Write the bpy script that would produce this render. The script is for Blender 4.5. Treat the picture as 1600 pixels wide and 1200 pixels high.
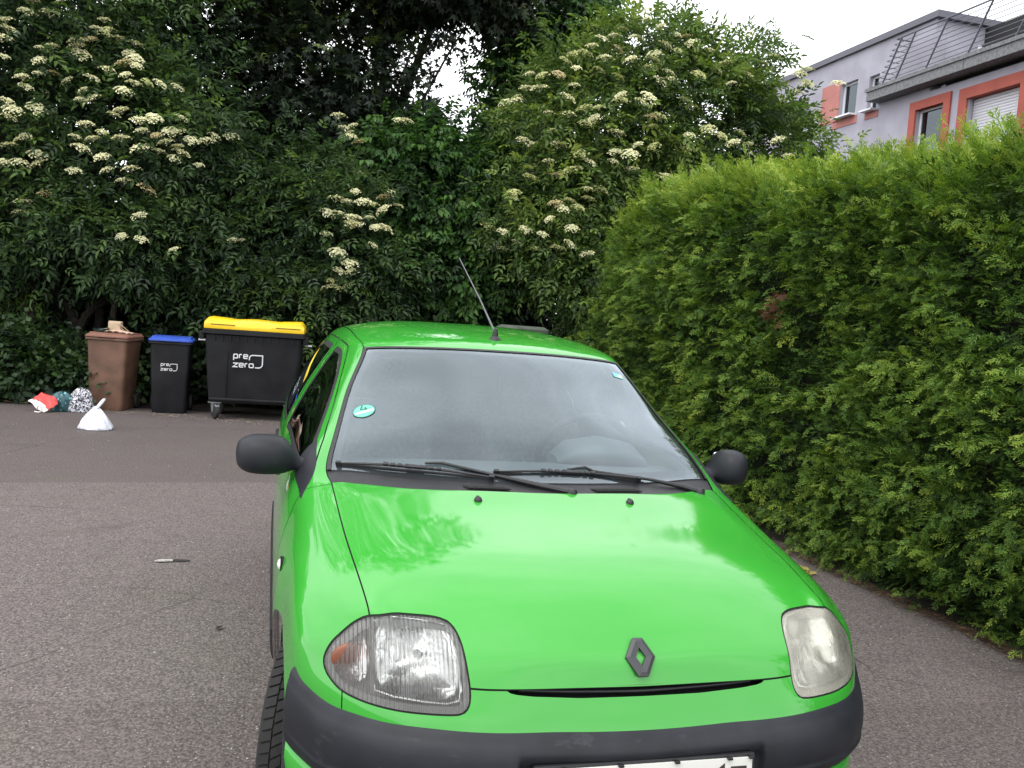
import bpy, bmesh, math, random
import numpy as np
from mathutils import Vector, Matrix, Euler

scene = bpy.context.scene
col = scene.collection
for o in list(bpy.data.objects):
    bpy.data.objects.remove(o)

# ---------------------------------------------------------------- camera
cam_data = bpy.data.cameras.new("camera")
cam = bpy.data.objects.new("camera", cam_data)
col.objects.link(cam)
CAM = Vector((-0.85885, -1.70699, 1.47879))
YAW, PITCH, ROLL = 0.267425, 0.075618, 0.073222
fw = Vector((math.sin(YAW) * math.cos(PITCH), math.cos(YAW) * math.cos(PITCH), -math.sin(PITCH)))
rt = Vector((math.cos(YAW), -math.sin(YAW), 0))
up = rt.cross(fw)
rt2 = rt * math.cos(ROLL) + up * math.sin(ROLL)
up2 = up * math.cos(ROLL) - rt * math.sin(ROLL)
cam.matrix_world = Matrix(((rt2.x, up2.x, -fw.x, CAM.x), (rt2.y, up2.y, -fw.y, CAM.y),
                           (rt2.z, up2.z, -fw.z, CAM.z), (0, 0, 0, 1)))
cam_data.sensor_width = 36.0
cam_data.lens = 31.073
cam_data.clip_start = 0.05
cam_data.clip_end = 2000
scene.camera = cam

# ---------------------------------------------------------------- sky and light (bright overcast)
SUN_EL, SUN_AZ = math.radians(56), math.radians(-135)     # azimuth from +y towards +x
world = bpy.data.worlds.new("World")
scene.world = world
world.use_nodes = True
wn, wl = world.node_tree.nodes, world.node_tree.links
for n in list(wn):
    wn.remove(n)
w_out = wn.new("ShaderNodeOutputWorld")
w_bg = wn.new("ShaderNodeBackground")
w_bg.inputs["Strength"].default_value = 0.10
sky = wn.new("ShaderNodeTexSky")
sky.sky_type = "NISHITA"
sky.sun_disc = False
sky.sun_elevation = SUN_EL
sky.sun_rotation = SUN_AZ
sky.air_density = 1.0
sky.dust_density = 3.0
sky.altitude = 200
w_tc = wn.new("ShaderNodeTexCoord")
w_map = wn.new("ShaderNodeMapping")
w_map.inputs["Scale"].default_value = (1.0, 1.0, 2.2)
w_noise = wn.new("ShaderNodeTexNoise")
w_noise.inputs["Scale"].default_value = 2.2
w_noise.inputs["Detail"].default_value = 6
w_ramp = wn.new("ShaderNodeValToRGB")
w_ramp.color_ramp.elements[0].position = 0.30
w_ramp.color_ramp.elements[0].color = (20.5, 21.0, 22.0, 1)
w_ramp.color_ramp.elements[1].position = 0.72
w_ramp.color_ramp.elements[1].color = (34.0, 34.2, 34.6, 1)
w_mix = wn.new("ShaderNodeMixRGB")
w_mix.inputs[0].default_value = 0.86          # a closed layer of cloud over the clear sky
wl.new(w_tc.outputs["Generated"], w_map.inputs["Vector"])
wl.new(w_map.outputs["Vector"], w_noise.inputs["Vector"])
wl.new(w_noise.outputs["Fac"], w_ramp.inputs["Fac"])
wl.new(sky.outputs["Color"], w_mix.inputs[1])
wl.new(w_ramp.outputs["Color"], w_mix.inputs[2])
wl.new(w_mix.outputs["Color"], w_bg.inputs["Color"])
wl.new(w_bg.outputs["Background"], w_out.inputs["Surface"])

sun_d = bpy.data.lights.new("sun", "SUN")
sun_d.energy = 1.3
sun_d.angle = math.radians(25)
sun_d.color = (1.0, 0.97, 0.92)
sun = bpy.data.objects.new("sun", sun_d)
col.objects.link(sun)
sd = Vector((math.cos(SUN_EL) * math.sin(SUN_AZ), math.cos(SUN_EL) * math.cos(SUN_AZ), math.sin(SUN_EL)))
sun.rotation_euler = sd.to_track_quat("Z", "Y").to_euler()
sun.location = (0, 0, 30)

scene.view_settings.view_transform = "Standard"
scene.view_settings.look = "None"
scene.view_settings.exposure = 0.0
scene.view_settings.gamma = 1.0
scene.view_settings.use_curve_mapping = False
scene.render.engine = "CYCLES"
scene.cycles.max_bounces = 8
scene.cycles.transparent_max_bounces = 12
scene.cycles.use_denoising = True
scene.cycles.caustics_reflective = False
scene.cycles.caustics_refractive = False

# ---------------------------------------------------------------- helpers
def tag(o, label=None, cat=None, group=None, kind=None):
    if label: o["label"] = label
    if cat: o["category"] = cat
    if group: o["group"] = group
    if kind: o["kind"] = kind
    return o

def empty(name, loc=(0, 0, 0), rz=0.0, parent=None):
    o = bpy.data.objects.new(name, None)
    col.objects.link(o)
    o.location = loc
    o.rotation_euler = (0, 0, rz)
    o.empty_display_size = 0.1
    if parent: o.parent = parent
    return o

def link(name, me, parent=None):
    o = bpy.data.objects.new(name, me)
    col.objects.link(o)
    if parent: o.parent = parent
    return o

def mesh_np(name, V, F, mat=None, parent=None, smooth=True, normals=None, mats=None, fmat=None):
    """V (n,3), F list/array of faces -> linked object"""
    me = bpy.data.meshes.new(name)
    V = np.asarray(V, dtype=np.float32)
    if isinstance(F, np.ndarray):
        k = F.shape[1]
        me.vertices.add(len(V))
        me.vertices.foreach_set("co", V.ravel())
        me.loops.add(F.size)
        me.loops.foreach_set("vertex_index", F.ravel().astype(np.int32))
        me.polygons.add(len(F))
        me.polygons.foreach_set("loop_start", np.arange(0, F.size, k, dtype=np.int32))
        me.polygons.foreach_set("loop_total", np.full(len(F), k, dtype=np.int32))
        me.update(calc_edges=True)
    else:
        me.from_pydata([tuple(map(float, v)) for v in V], [], [tuple(int(i) for i in f) for f in F])
        me.update()
    me.polygons.foreach_set("use_smooth", np.full(len(me.polygons), smooth))
    for m in (mats or ([mat] if mat else [])):
        me.materials.append(m)
    if fmat is not None:
        me.polygons.foreach_set("material_index", np.asarray(fmat, dtype=np.int32))
    if normals is not None:
        me.normals_split_custom_set_from_vertices([tuple(map(float, n)) for n in normals])
    return link(name, me, parent)

class MB:
    """collects shapes into one mesh"""
    def __init__(self):
        self.v, self.f, self.m, self.s = [], [], [], []
    def add(self, V, F, mi=0, smooth=False):
        b = len(self.v)
        self.v += [tuple(map(float, p)) for p in V]
        self.f += [tuple(int(i) + b for i in f) for f in F]
        self.m += [mi] * len(F)
        self.s += [smooth] * len(F)
        return self
    def box(self, c, s, R=None, mi=0, bev=0.0):
        if bev > 0:
            return self.rbox(c, s, bev, R, mi)
        V = [(x * s[0] / 2, y * s[1] / 2, z * s[2] / 2) for x in (-1, 1) for y in (-1, 1) for z in (-1, 1)]
        if R is not None: V = [R @ Vector(p) for p in V]
        V = [(p[0] + c[0], p[1] + c[1], p[2] + c[2]) for p in V]
        return self.add(V, [(0, 1, 3, 2), (4, 6, 7, 5), (0, 4, 5, 1), (2, 3, 7, 6), (0, 2, 6, 4), (1, 5, 7, 3)], mi)
    def rbox(self, c, s, b, R=None, mi=0):
        bm = bmesh.new()
        bmesh.ops.create_cube(bm, size=1)
        for v in bm.verts: v.co = Vector((v.co.x * s[0], v.co.y * s[1], v.co.z * s[2]))
        bmesh.ops.bevel(bm, geom=bm.edges[:], offset=min(b, min(s) * .45), segments=2, affect="EDGES", profile=.6)
        bm.verts.index_update()
        V = [v.co.copy() for v in bm.verts]
        F = [[v.index for v in f.verts] for f in bm.faces]
        bm.free()
        if R is not None: V = [R @ p for p in V]
        V = [(p[0] + c[0], p[1] + c[1], p[2] + c[2]) for p in V]
        return self.add(V, F, mi, True)
    def tube(self, P, r, n=8, mi=0, cap=True, smooth=True):
        P = [Vector(p) for p in P]
        rs = r if isinstance(r, (list, tuple)) else [r] * len(P)
        V, F = [], []
        ref = None
        for i, p in enumerate(P):
            t = (P[min(i + 1, len(P) - 1)] - P[max(i - 1, 0)]).normalized()
            if ref is None:
                ref = Vector((0, 0, 1)) if abs(t.z) < .9 else Vector((1, 0, 0))
            a = (ref - t * ref.dot(t)).normalized()
            ref = a
            b = t.cross(a)
            for k in range(n):
                w = 2 * math.pi * k / n
                V.append(p + (a * math.cos(w) + b * math.sin(w)) * rs[i])
        for i in range(len(P) - 1):
            for k in range(n):
                F.append((i * n + k, i * n + (k + 1) % n, (i + 1) * n + (k + 1) % n, (i + 1) * n + k))
        if cap:
            F.append(tuple(range(n - 1, -1, -1)))
            F.append(tuple((len(P) - 1) * n + k for k in range(n)))
        return self.add(V, F, mi, smooth)
    def lathe(self, prof, c=(0, 0, 0), axis="z", n=32, mi=0, smooth=True, R=None):
        """prof: list of (radius, height along axis)"""
        V, F = [], []
        for (r, h) in prof:
            for k in range(n):
                w = 2 * math.pi * k / n
                p = Vector((r * math.cos(w), r * math.sin(w), h))
                if axis == "x": p = Vector((p.z, p.x, p.y))
                if axis == "y": p = Vector((p.x, p.z, p.y))
                if R is not None: p = R @ p
                V.append((p.x + c[0], p.y + c[1], p.z + c[2]))
        for i in range(len(prof) - 1):
            for k in range(n):
                F.append((i * n + k, i * n + (k + 1) % n, (i + 1) * n + (k + 1) % n, (i + 1) * n + k))
        return self.add(V, F, mi, smooth)
    def build(self, name, mats, parent=None):
        if not isinstance(mats, (list, tuple)): mats = [mats]
        me = bpy.data.meshes.new(name)
        me.from_pydata(self.v, [], self.f)
        for m in mats: me.materials.append(m)
        me.polygons.foreach_set("material_index", np.array(self.m, dtype=np.int32))
        me.polygons.foreach_set("use_smooth", np.array(self.s))
        me.update()
        bm = bmesh.new(); bm.from_mesh(me)
        bmesh.ops.recalc_face_normals(bm, faces=bm.faces[:])
        for e in bm.edges:
            if len(e.link_faces) == 2 and e.calc_face_angle(0) > math.radians(38): e.smooth = False
        bm.to_mesh(me); bm.free()
        return link(name, me, parent)

def mat_new(name):
    m = bpy.data.materials.new(name)
    m.use_nodes = True
    nt = m.node_tree
    return m, nt.nodes, nt.links, nt.nodes["Principled BSDF"]

def simple(name, rgb, rough=.5, metal=0., spec=.5, coat=0., bump=None, var=0.0, vscale=8.0, var2=None):
    """plain material with optional colour variation and fine relief (object coordinates)"""
    m, N, L, P = mat_new(name)
    P.inputs["Base Color"].default_value = (*rgb, 1)
    P.inputs["Roughness"].default_value = rough
    P.inputs["Metallic"].default_value = metal
    P.inputs["Specular IOR Level"].default_value = spec
    P.inputs["Coat Weight"].default_value = coat
    P.inputs["Coat Roughness"].default_value = .03
    tc = N.new("ShaderNodeTexCoord")
    if var > 0:
        no = N.new("ShaderNodeTexNoise"); no.inputs["Scale"].default_value = vscale; no.inputs["Detail"].default_value = 5
        mx = N.new("ShaderNodeMixRGB")
        mx.inputs[1].default_value = (*[max(0, c * (1 - var)) for c in rgb], 1)
        c2 = var2 or tuple(min(1, c * (1 + var)) for c in rgb)
        mx.inputs[2].default_value = (*c2, 1)
        rp = N.new("ShaderNodeValToRGB"); rp.color_ramp.elements[0].position = .3; rp.color_ramp.elements[1].position = .7
        L.new(tc.outputs["Object"], no.inputs["Vector"]); L.new(no.outputs["Fac"], rp.inputs["Fac"])
        L.new(rp.outputs["Color"], mx.inputs[0]); L.new(mx.outputs["Color"], P.inputs["Base Color"])
    if bump:
        sc, st, dist = bump
        nb = N.new("ShaderNodeTexNoise"); nb.inputs["Scale"].default_value = sc; nb.inputs["Detail"].default_value = 4
        bp = N.new("ShaderNodeBump"); bp.inputs["Strength"].default_value = st; bp.inputs["Distance"].default_value = dist
        L.new(tc.outputs["Object"], nb.inputs["Vector"]); L.new(nb.outputs["Fac"], bp.inputs["Height"])
        L.new(bp.outputs["Normal"], P.inputs["Normal"])
    return m

def ncspline(t, Y):
    """natural cubic spline through Y (n,...) at knots t -> callable"""
    t = np.asarray(t, float); Y = np.asarray(Y, float); n = len(t); h = np.diff(t)
    A = np.zeros((n, n)); B = np.zeros_like(Y)
    A[0, 0] = A[-1, -1] = 1
    for i in range(1, n - 1):
        A[i, i - 1], A[i, i], A[i, i + 1] = h[i - 1], 2 * (h[i - 1] + h[i]), h[i]
        B[i] = 6 * ((Y[i + 1] - Y[i]) / h[i] - (Y[i] - Y[i - 1]) / h[i - 1])
    M = np.linalg.solve(A, B.reshape(n, -1)).reshape(Y.shape)
    def f(q):
        q = np.asarray(q, float)
        i = np.clip(np.searchsorted(t, q, side="right") - 1, 0, n - 2)
        sh = (-1,) + (1,) * (Y.ndim - 1)
        a = ((t[i + 1] - q)).reshape(sh); b = ((q - t[i])).reshape(sh); hh = h[i].reshape(sh)
        return (M[i] * a ** 3 + M[i + 1] * b ** 3) / (6 * hh) + (Y[i] / hh - M[i] * hh / 6) * a + (Y[i + 1] / hh - M[i + 1] * hh / 6) * b
    return f

def closed_curve(pts, k=8):
    """smooth closed Catmull-Rom through 2D points"""
    P = np.asarray(pts, float); n = len(P); out = []
    for i in range(n):
        p0, p1, p2, p3 = P[i - 1], P[i], P[(i + 1) % n], P[(i + 2) % n]
        for s in np.arange(k) / k:
            out.append(.5 * (2 * p1 + (p2 - p0) * s + (2 * p0 - 5 * p1 + 4 * p2 - p3) * s * s + (3 * p1 - p0 - 3 * p2 + p3) * s ** 3))
    return np.array(out)

def rounded(pts, r, k=5):
    """closed polygon with rounded corners"""
    P = [Vector(p) for p in pts]; n = len(P); out = []
    for i in range(n):
        a, b, c = P[i - 1], P[i], P[(i + 1) % n]
        rr = r[i] if isinstance(r, (list, tuple)) else r
        d1, d2 = (a - b), (c - b)
        q = min(rr, d1.length * .45, d2.length * .45)
        s, e = b + d1.normalized() * q, b + d2.normalized() * q
        for j in range(k + 1):
            t = j / k
            out.append(tuple(s * (1 - t) ** 2 + b * 2 * t * (1 - t) + e * t * t))
    return np.array(out)

def sdf(P, poly):
    """signed distance (positive inside) of points (n,2) to a closed polygon"""
    P = np.asarray(P, float); A = np.asarray(poly, float); Bq = np.roll(A, -1, 0)
    d = np.full(len(P), 1e9); ins = np.zeros(len(P), bool)
    for a, b in zip(A, Bq):
        e = b - a; w = P - a
        t = np.clip((w @ e) / max(e @ e, 1e-12), 0, 1)
        q = w - t[:, None] * e
        d = np.minimum(d, (q * q).sum(1))
        c = ((a[1] <= P[:, 1]) != (b[1] <= P[:, 1]))
        with np.errstate(divide="ignore", invalid="ignore"):
            xi = a[0] + (P[:, 1] - a[1]) / (e[1] if e[1] != 0 else 1e-12) * e[0]
        ins ^= c & (P[:, 0] < xi)
    d = np.sqrt(d)
    return np.where(ins, d, -d)

class TM:
    """triangle mesh with per-vertex data rows D = [x y z u v nx ny nz]"""
    def __init__(self, D, T): self.D, self.T = D, T
    @property
    def xyz(self): return self.D[:, :3]
    def cut(self, g):
        """-> (part with g>0, part with g<0)"""
        D, T = self.D, self.T
        g = np.where(np.abs(g) < 1e-7, 1e-7, g)
        S = g > 0
        cnt = S[T].sum(1)
        pos, neg = [T[cnt == 3]], [T[cnt == 0]]
        mixed = T[(cnt == 1) | (cnt == 2)]
        newD, cache = [], {}
        base = len(D)
        def mid(i, j):
            k = (i, j) if i < j else (j, i)
            if k not in cache:
                i, j = k
                t = g[i] / (g[i] - g[j])
                newD.append(D[i] * (1 - t) + D[j] * t)
                cache[k] = base + len(newD) - 1
            return cache[k]
        pl, nl = [], []
        for t in mixed.tolist():
            s = [S[i] for i in t]
            one = s.index(True) if sum(s) == 1 else s.index(False)
            a, b, c = t[one], t[(one + 1) % 3], t[(one + 2) % 3]
            p, q = mid(a, b), mid(a, c)
            A = [(a, p, q)]; Bq = [(p, b, c), (p, c, q)]
            (pl if sum(s) == 1 else nl).extend(A)
            (nl if sum(s) == 1 else pl).extend(Bq)
        if newD: D = np.vstack([D, np.array(newD)])
        def comp(parts, extra):
            TT = np.vstack(parts + ([np.array(extra)] if extra else [])) if (sum(len(p) for p in parts) + len(extra)) else np.zeros((0, 3), int)
            u, inv = np.unique(TT, return_inverse=True)
            return TM(D[u], inv.reshape(-1, 3))
        return comp(pos, pl), comp(neg, nl)
    def mirrored(self):
        D = self.D.copy(); D[:, 0] *= -1; D[:, 5] *= -1
        return TM(D, self.T[:, ::-1])
    def join(self, o):
        return TM(np.vstack([self.D, o.D]), np.vstack([self.T, o.T + len(self.D)]))
    def offset(self, d):
        D = self.D.copy(); D[:, :3] += D[:, 5:8] * (d[:, None] if isinstance(d, np.ndarray) else d)
        return TM(D, self.T)
    def obj(self, name, mat, parent=None, thick=0.0):
        n = self.D[:, 5:8] / np.maximum(np.linalg.norm(self.D[:, 5:8], axis=1, keepdims=True), 1e-9)
        return mesh_np(name, self.D[:, :3], self.T.astype(np.int64), mat, parent, True, n)

def smoothstep(a, b, x):
    t = np.clip((x - a) / (b - a), 0, 1)
    return t * t * (3 - 2 * t)

def glass_mat(name, tint, refl=1.8, rough=0.0):
    m, N, L, P = mat_new(name)
    N.remove(P)
    out = N["Material Output"]
    tr = N.new("ShaderNodeBsdfTransparent"); tr.inputs["Color"].default_value = (*tint, 1)
    gl = N.new("ShaderNodeBsdfGlossy"); gl.inputs["Roughness"].default_value = rough
    gl.inputs["Color"].default_value = (.82, .93, 1, 1)
    fr = N.new("ShaderNodeFresnel"); fr.inputs["IOR"].default_value = 1.5
    mu = N.new("ShaderNodeMath"); mu.operation = "MULTIPLY"; mu.inputs[1].default_value = refl; mu.use_clamp = True
    mx = N.new("ShaderNodeMixShader")
    L.new(fr.outputs["Fac"], mu.inputs[0]); L.new(mu.outputs[0], mx.inputs["Fac"])
    L.new(tr.outputs[0], mx.inputs[1]); L.new(gl.outputs[0], mx.inputs[2]); L.new(mx.outputs[0], out.inputs["Surface"])
    return m

# ================================================================ ground
def asphalt_mat(name, c0, c1, chips=1.0, moss=0.0):
    m, N, L, P = mat_new(name)
    P.inputs["Roughness"].default_value = .85
    P.inputs["Specular IOR Level"].default_value = .35
    tc = N.new("ShaderNodeTexCoord")
    def noise(s, d=6, r=.6):
        n = N.new("ShaderNodeTexNoise"); n.inputs["Scale"].default_value = s; n.inputs["Detail"].default_value = d; n.inputs["Roughness"].default_value = r
        L.new(tc.outputs["Object"], n.inputs["Vector"]); return n
    def ramp(a, lo, hi, src):
        r = N.new("ShaderNodeMapRange"); r.inputs[1].default_value = lo; r.inputs[2].default_value = hi; r.inputs[3].default_value = 0; r.inputs[4].default_value = a
        L.new(src, r.inputs[0]); return r.outputs[0]
    def mix(fac, a, b, op="MIX"):
        x = N.new("ShaderNodeMixRGB"); x.blend_type = op
        for i, v in ((0, fac), (1, a), (2, b)):
            if isinstance(v, tuple): x.inputs[i].default_value = (*v, 1)
            elif isinstance(v, float): x.inputs[i].default_value = v
            else: L.new(v, x.inputs[i])
        return x.outputs["Color"]
    big, mid, fine = noise(.55, 8, .65), noise(6, 6), noise(85, 4, .8)
    base = mix(ramp(1., .36, .66, big.outputs["Fac"]), c0, c1)
    base = mix(ramp(.5, .40, .75, mid.outputs["Fac"]), base, tuple(c * .72 for c in c0))
    base = mix(ramp(.85, .42, .66, fine.outputs["Fac"]), base, tuple(min(1, c * 1.75) for c in c1))
    base = mix(ramp(.7, .56, .38, fine.outputs["Fac"]), base, tuple(c * .45 for c in c0))
    # pale stone chips of many sizes
    for sc, th, amt, colr in ((75, .17, .8, (.30, .275, .255)), (38, .095, .75, (.42, .40, .37)), (13, .026, .55, (.50, .47, .42))):
        v = N.new("ShaderNodeTexVoronoi"); v.inputs["Scale"].default_value = sc; L.new(tc.outputs["Object"], v.inputs["Vector"])
        ra = N.new("ShaderNodeMath"); ra.operation = "MULTIPLY"; ra.inputs[1].default_value = th * 1.4
        sep = N.new("ShaderNodeSeparateColor"); L.new(v.outputs["Color"], sep.inputs[0])
        pw = N.new("ShaderNodeMath"); pw.operation = "POWER"; pw.inputs[1].default_value = 2.2; L.new(sep.outputs[0], pw.inputs[0]); L.new(pw.outputs[0], ra.inputs[0])
        lt = N.new("ShaderNodeMath"); lt.operation = "LESS_THAN"; L.new(v.outputs["Distance"], lt.inputs[0]); L.new(ra.outputs[0], lt.inputs[1])
        am = N.new("ShaderNodeMath"); am.operation = "MULTIPLY"; am.inputs[1].default_value = amt * chips; L.new(lt.outputs[0], am.inputs[0])
        base = mix(am.outputs[0], base, colr)
    # oil stains and fine wandering cracks
    st = noise(.9, 4, .55); st2 = noise(4.5, 5)
    stm = N.new("ShaderNodeMath"); stm.operation = "MULTIPLY"; L.new(ramp(1., .60, .74, st.outputs["Fac"]), stm.inputs[0]); L.new(ramp(1., .45, .62, st2.outputs["Fac"]), stm.inputs[1])
    sta = N.new("ShaderNodeMath"); sta.operation = "MULTIPLY"; sta.inputs[1].default_value = .55; L.new(stm.outputs[0], sta.inputs[0])
    base = mix(sta.outputs[0], base, (.035, .030, .028))
    wob = N.new("ShaderNodeMixRGB"); wob.inputs[0].default_value = .14; L.new(tc.outputs["Object"], wob.inputs[1]); L.new(noise(1.7, 5).outputs["Color"], wob.inputs[2])
    cv = N.new("ShaderNodeTexVoronoi"); cv.feature = "DISTANCE_TO_EDGE"; cv.inputs["Scale"].default_value = .62; L.new(wob.outputs["Color"], cv.inputs["Vector"])
    crk = ramp(.85, .0045, .0015, cv.outputs["Distance"])
    cm = N.new("ShaderNodeMath"); cm.operation = "MULTIPLY"; L.new(crk, cm.inputs[0]); L.new(ramp(1., .48, .60, noise(.45, 3).outputs["Fac"]), cm.inputs[1])
    base = mix(cm.outputs[0], base, (.024, .020, .018))
    if moss:
        base = mix(ramp(moss, .52, .72, noise(1.3, 6).outputs["Fac"]), base, (.10, .095, .055))
    L.new(base, P.inputs["Base Color"])
    bp = N.new("ShaderNodeBump"); bp.inputs["Strength"].default_value = .55; bp.inputs["Distance"].default_value = .006
    vb = N.new("ShaderNodeTexVoronoi"); vb.inputs["Scale"].default_value = 75; L.new(tc.outputs["Object"], vb.inputs["Vector"])
    L.new(vb.outputs["Distance"], bp.inputs["Height"]); L.new(bp.outputs["Normal"], P.inputs["Normal"])
    return m

M_ASPH = asphalt_mat("asphalt_old", (.080, .0655, .0625), (.101, .084, .080), 1.0, .22)
M_ASPH2 = asphalt_mat("asphalt_near", (.099, .0825, .079), (.125, .106, .101), 1.1, .18)
M_SOIL = simple("soil", (.030, .024, .017), .95, var=.5, vscale=7, bump=(40, .9, .02))

def sheet(name, pts, z, mat, kind="structure", sub=0):
    mb = MB(); mb.add([(x, y, z) for x, y in pts], [tuple(range(len(pts)))])
    return tag(mb.build(name, mat), kind=kind)

sheet("ground", [(-400, -400), (400, -400), (400, 400), (-400, 400)], -.06, simple("far_ground", (.05, .05, .04), .95, var=.3, vscale=.2))
sheet("asphalt", [(-40, -40), (2.95, -40), (2.95, 8.9), (2.2, 9.3), (-1.0, 10.05), (-2.9, 10.3), (-5.5, 10.75), (-40, 13)], 0.0, M_ASPH)
# the lighter resurfaced bay in front (its far edge is the straight seam across the yard)
rnd = random.Random(4)
edge = [(x, 5.40 + (x + 2.7) * .108 + rnd.uniform(-.006, .006)) for x in np.linspace(-9, 2.9, 60)]
sheet("asphalt_patch", [(-9, 1.56 + .02)] + [(-9, 5.40 - 6.3 * .108)][:0] + edge + [(2.9, 1.30)] + [(x, 1.62 - (x + 1.7) * .107 + rnd.uniform(-.012, .012)) for x in np.linspace(2.8, -9, 50)], .004, M_ASPH2)
sheet("asphalt_patch", [(-9, -6), (2.9, -6), (2.9, 1.36)] + [(x, 1.64 - (x + 1.7) * .107 + rnd.uniform(-.012, .012)) for x in np.linspace(2.8, -9, 60)], .008, asphalt_mat("asphalt_front", (.089, .0735, .070), (.112, .094, .089), 1.5, .12))
sheet("soil_bed", [(4.3, -8), (4.3, 9.5), (3.0, 9.4), (2.6, 8.9)] + [(float(np.interp(y, [-8, 1.6, 3.4, 8.9], [2.80, 2.82, 2.74, 2.66])) + .035 * math.sin(y * 7.3) + .03 * math.sin(y * 17 + 1) + rnd.uniform(-.03, .03), y) for y in np.linspace(8.8, -7.9, 160)], .006, M_SOIL)
sheet("soil_bed", [(-40, 13), (-5.5, 10.72), (-2.9, 10.22), (-1.0, 9.98), (2.2, 9.25), (9, 9.3), (40, 12), (40, 40), (-40, 40)], .008, M_SOIL)

# straw and needles swept along the edges, small stones and leaf litter on the asphalt
def scatter_litter(name, path, n, width, size, mats, seed, up=.012):
    r = random.Random(seed); mb = MB()
    P = [Vector((x, y, 0)) for x, y in path]
    for _ in range(n):
        i = r.randrange(len(P) - 1); t = r.random()
        p = P[i].lerp(P[i + 1], t) + Vector((r.gauss(0, width * .6), r.gauss(0, width), up + r.random() * .012))
        a = r.random() * 6.28; l = size * r.uniform(.5, 1.6); w = size * r.uniform(.08, .35)
        dx, dy = Vector((math.cos(a), math.sin(a), r.uniform(-.15, .15))) * l, Vector((-math.sin(a), math.cos(a), r.uniform(-.3, .3))) * w
        mb.add([p - dx, p - dy, p + dx, p + dy], [(0, 1, 2, 3)], r.randrange(len(mats)))
    return tag(mb.build(name, mats), kind="stuff")
M_STRAW = simple("straw", (.36, .29, .15), .9); M_STRAW2 = simple("dry_leaf", (.20, .13, .06), .9); M_PALE = simple("pale_chip", (.30, .28, .25), .85)
M_NEEDLE = simple("dead_needles", (.10, .055, .03), .95)
scatter_litter("litter", [(-6, 10.62), (-4, 10.24), (-3.0, 10.05)], 1500, .05, .030, [M_STRAW, M_STRAW, M_STRAW2], 1)
scatter_litter("litter", [(-3.2, 9.75), (-2.0, 9.45), (-.6, 9.0)], 420, .10, .018, [M_STRAW, M_STRAW2, M_PALE], 2)
scatter_litter("litter", [(2.70, 8), (2.66, 3.4), (2.74, 1.7), (2.90, 0)], 4200, .06, .015, [M_STRAW2, M_NEEDLE, M_NEEDLE, M_NEEDLE], 3)
scatter_litter("litter", [(2.43, 3.30), (2.46, 3.05)], 170, .045, .035, [simple("yellow_sprig", (.34, .28, .06), .9)], 5)
def stones(name, n, box, smin, smax, mat, seed):
    r = random.Random(seed); mb = MB()
    for _ in range(n):
        x, y = r.uniform(box[0], box[1]), r.uniform(box[2], box[3]); s = r.uniform(smin, smax)
        V = [(x + s * math.cos(k * 1.05) * r.uniform(.6, 1.1), y + s * math.sin(k * 1.05) * r.uniform(.6, 1.1), .005) for k in range(6)] + [(x, y, .005 + s * .55)]
        mb.add(V, [(k, (k + 1) % 6, 6) for k in range(6)])
    return tag(mb.build(name, mat), kind="stuff")
stones("gravel", 380, (-4.5, 2.5, 1.0, 9.5), .003, .008, M_PALE, 11)
stones("gravel", 260, (-2.6, -.8, .4, 3.5), .0025, .006, M_PALE, 12)
stones("gravel", 170, (.9, 2.6, .3, 4.0), .0025, .006, M_PALE, 13)
# the shallow pothole with a pale broken edge, and a few dead leaves
mb = MB()
pp = [(-1.435, 3.355), (-1.38, 3.385), (-1.30, 3.392), (-1.235, 3.378), (-1.24, 3.352), (-1.31, 3.345), (-1.39, 3.338)]
mb.add([(x, y, .0085) for x, y in pp], [tuple(range(7))], 0)
q = [(-1.42, 3.345), (-1.40, 3.366), (-1.35, 3.371), (-1.325, 3.366), (-1.325, 3.352), (-1.37, 3.345)]
mb.add([(x, y, .0085) for x, y in q] + [(x * .98 - 1.37 * .02, y * .98 + 3.357 * .02, .0145) for x, y in q], [tuple(range(6, 12))] + [(i, (i + 1) % 6, 6 + (i + 1) % 6, 6 + i) for i in range(6)], 1)
tag(mb.build("pothole", [simple("pothole_dark", (.022, .020, .019), .95), simple("pothole_stone", (.45, .43, .39), .85, var=.3, vscale=90)]), kind="structure")
for (x, y, a, where) in ((-2.02, 2.52, .3, 'on the open asphalt to the left of the car'), (-1.02, 2.30, 1.1, 'just beside the front wheel of the car'), (2.05, 2.5, .7, 'between the hazy headlight and the hedge')):
    mb = MB(); d = Vector((math.cos(a), math.sin(a), 0)); s = Vector((-d.y, d.x, 0)); o = Vector((x, y, .012))
    mb.add([o - d * .035, o - s * .012 + Vector((0, 0, .008)), o + d * .035, o + s * .012 + Vector((0, 0, .006)), o], [(0, 1, 4), (1, 2, 4), (2, 3, 4), (3, 0, 4)])
    tag(mb.build("dead_leaf", simple("dead_leaf", (.035, .022, .016), .9)), "small dark dead leaf " + where, "leaf", "dead leaves on the asphalt")

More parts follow.
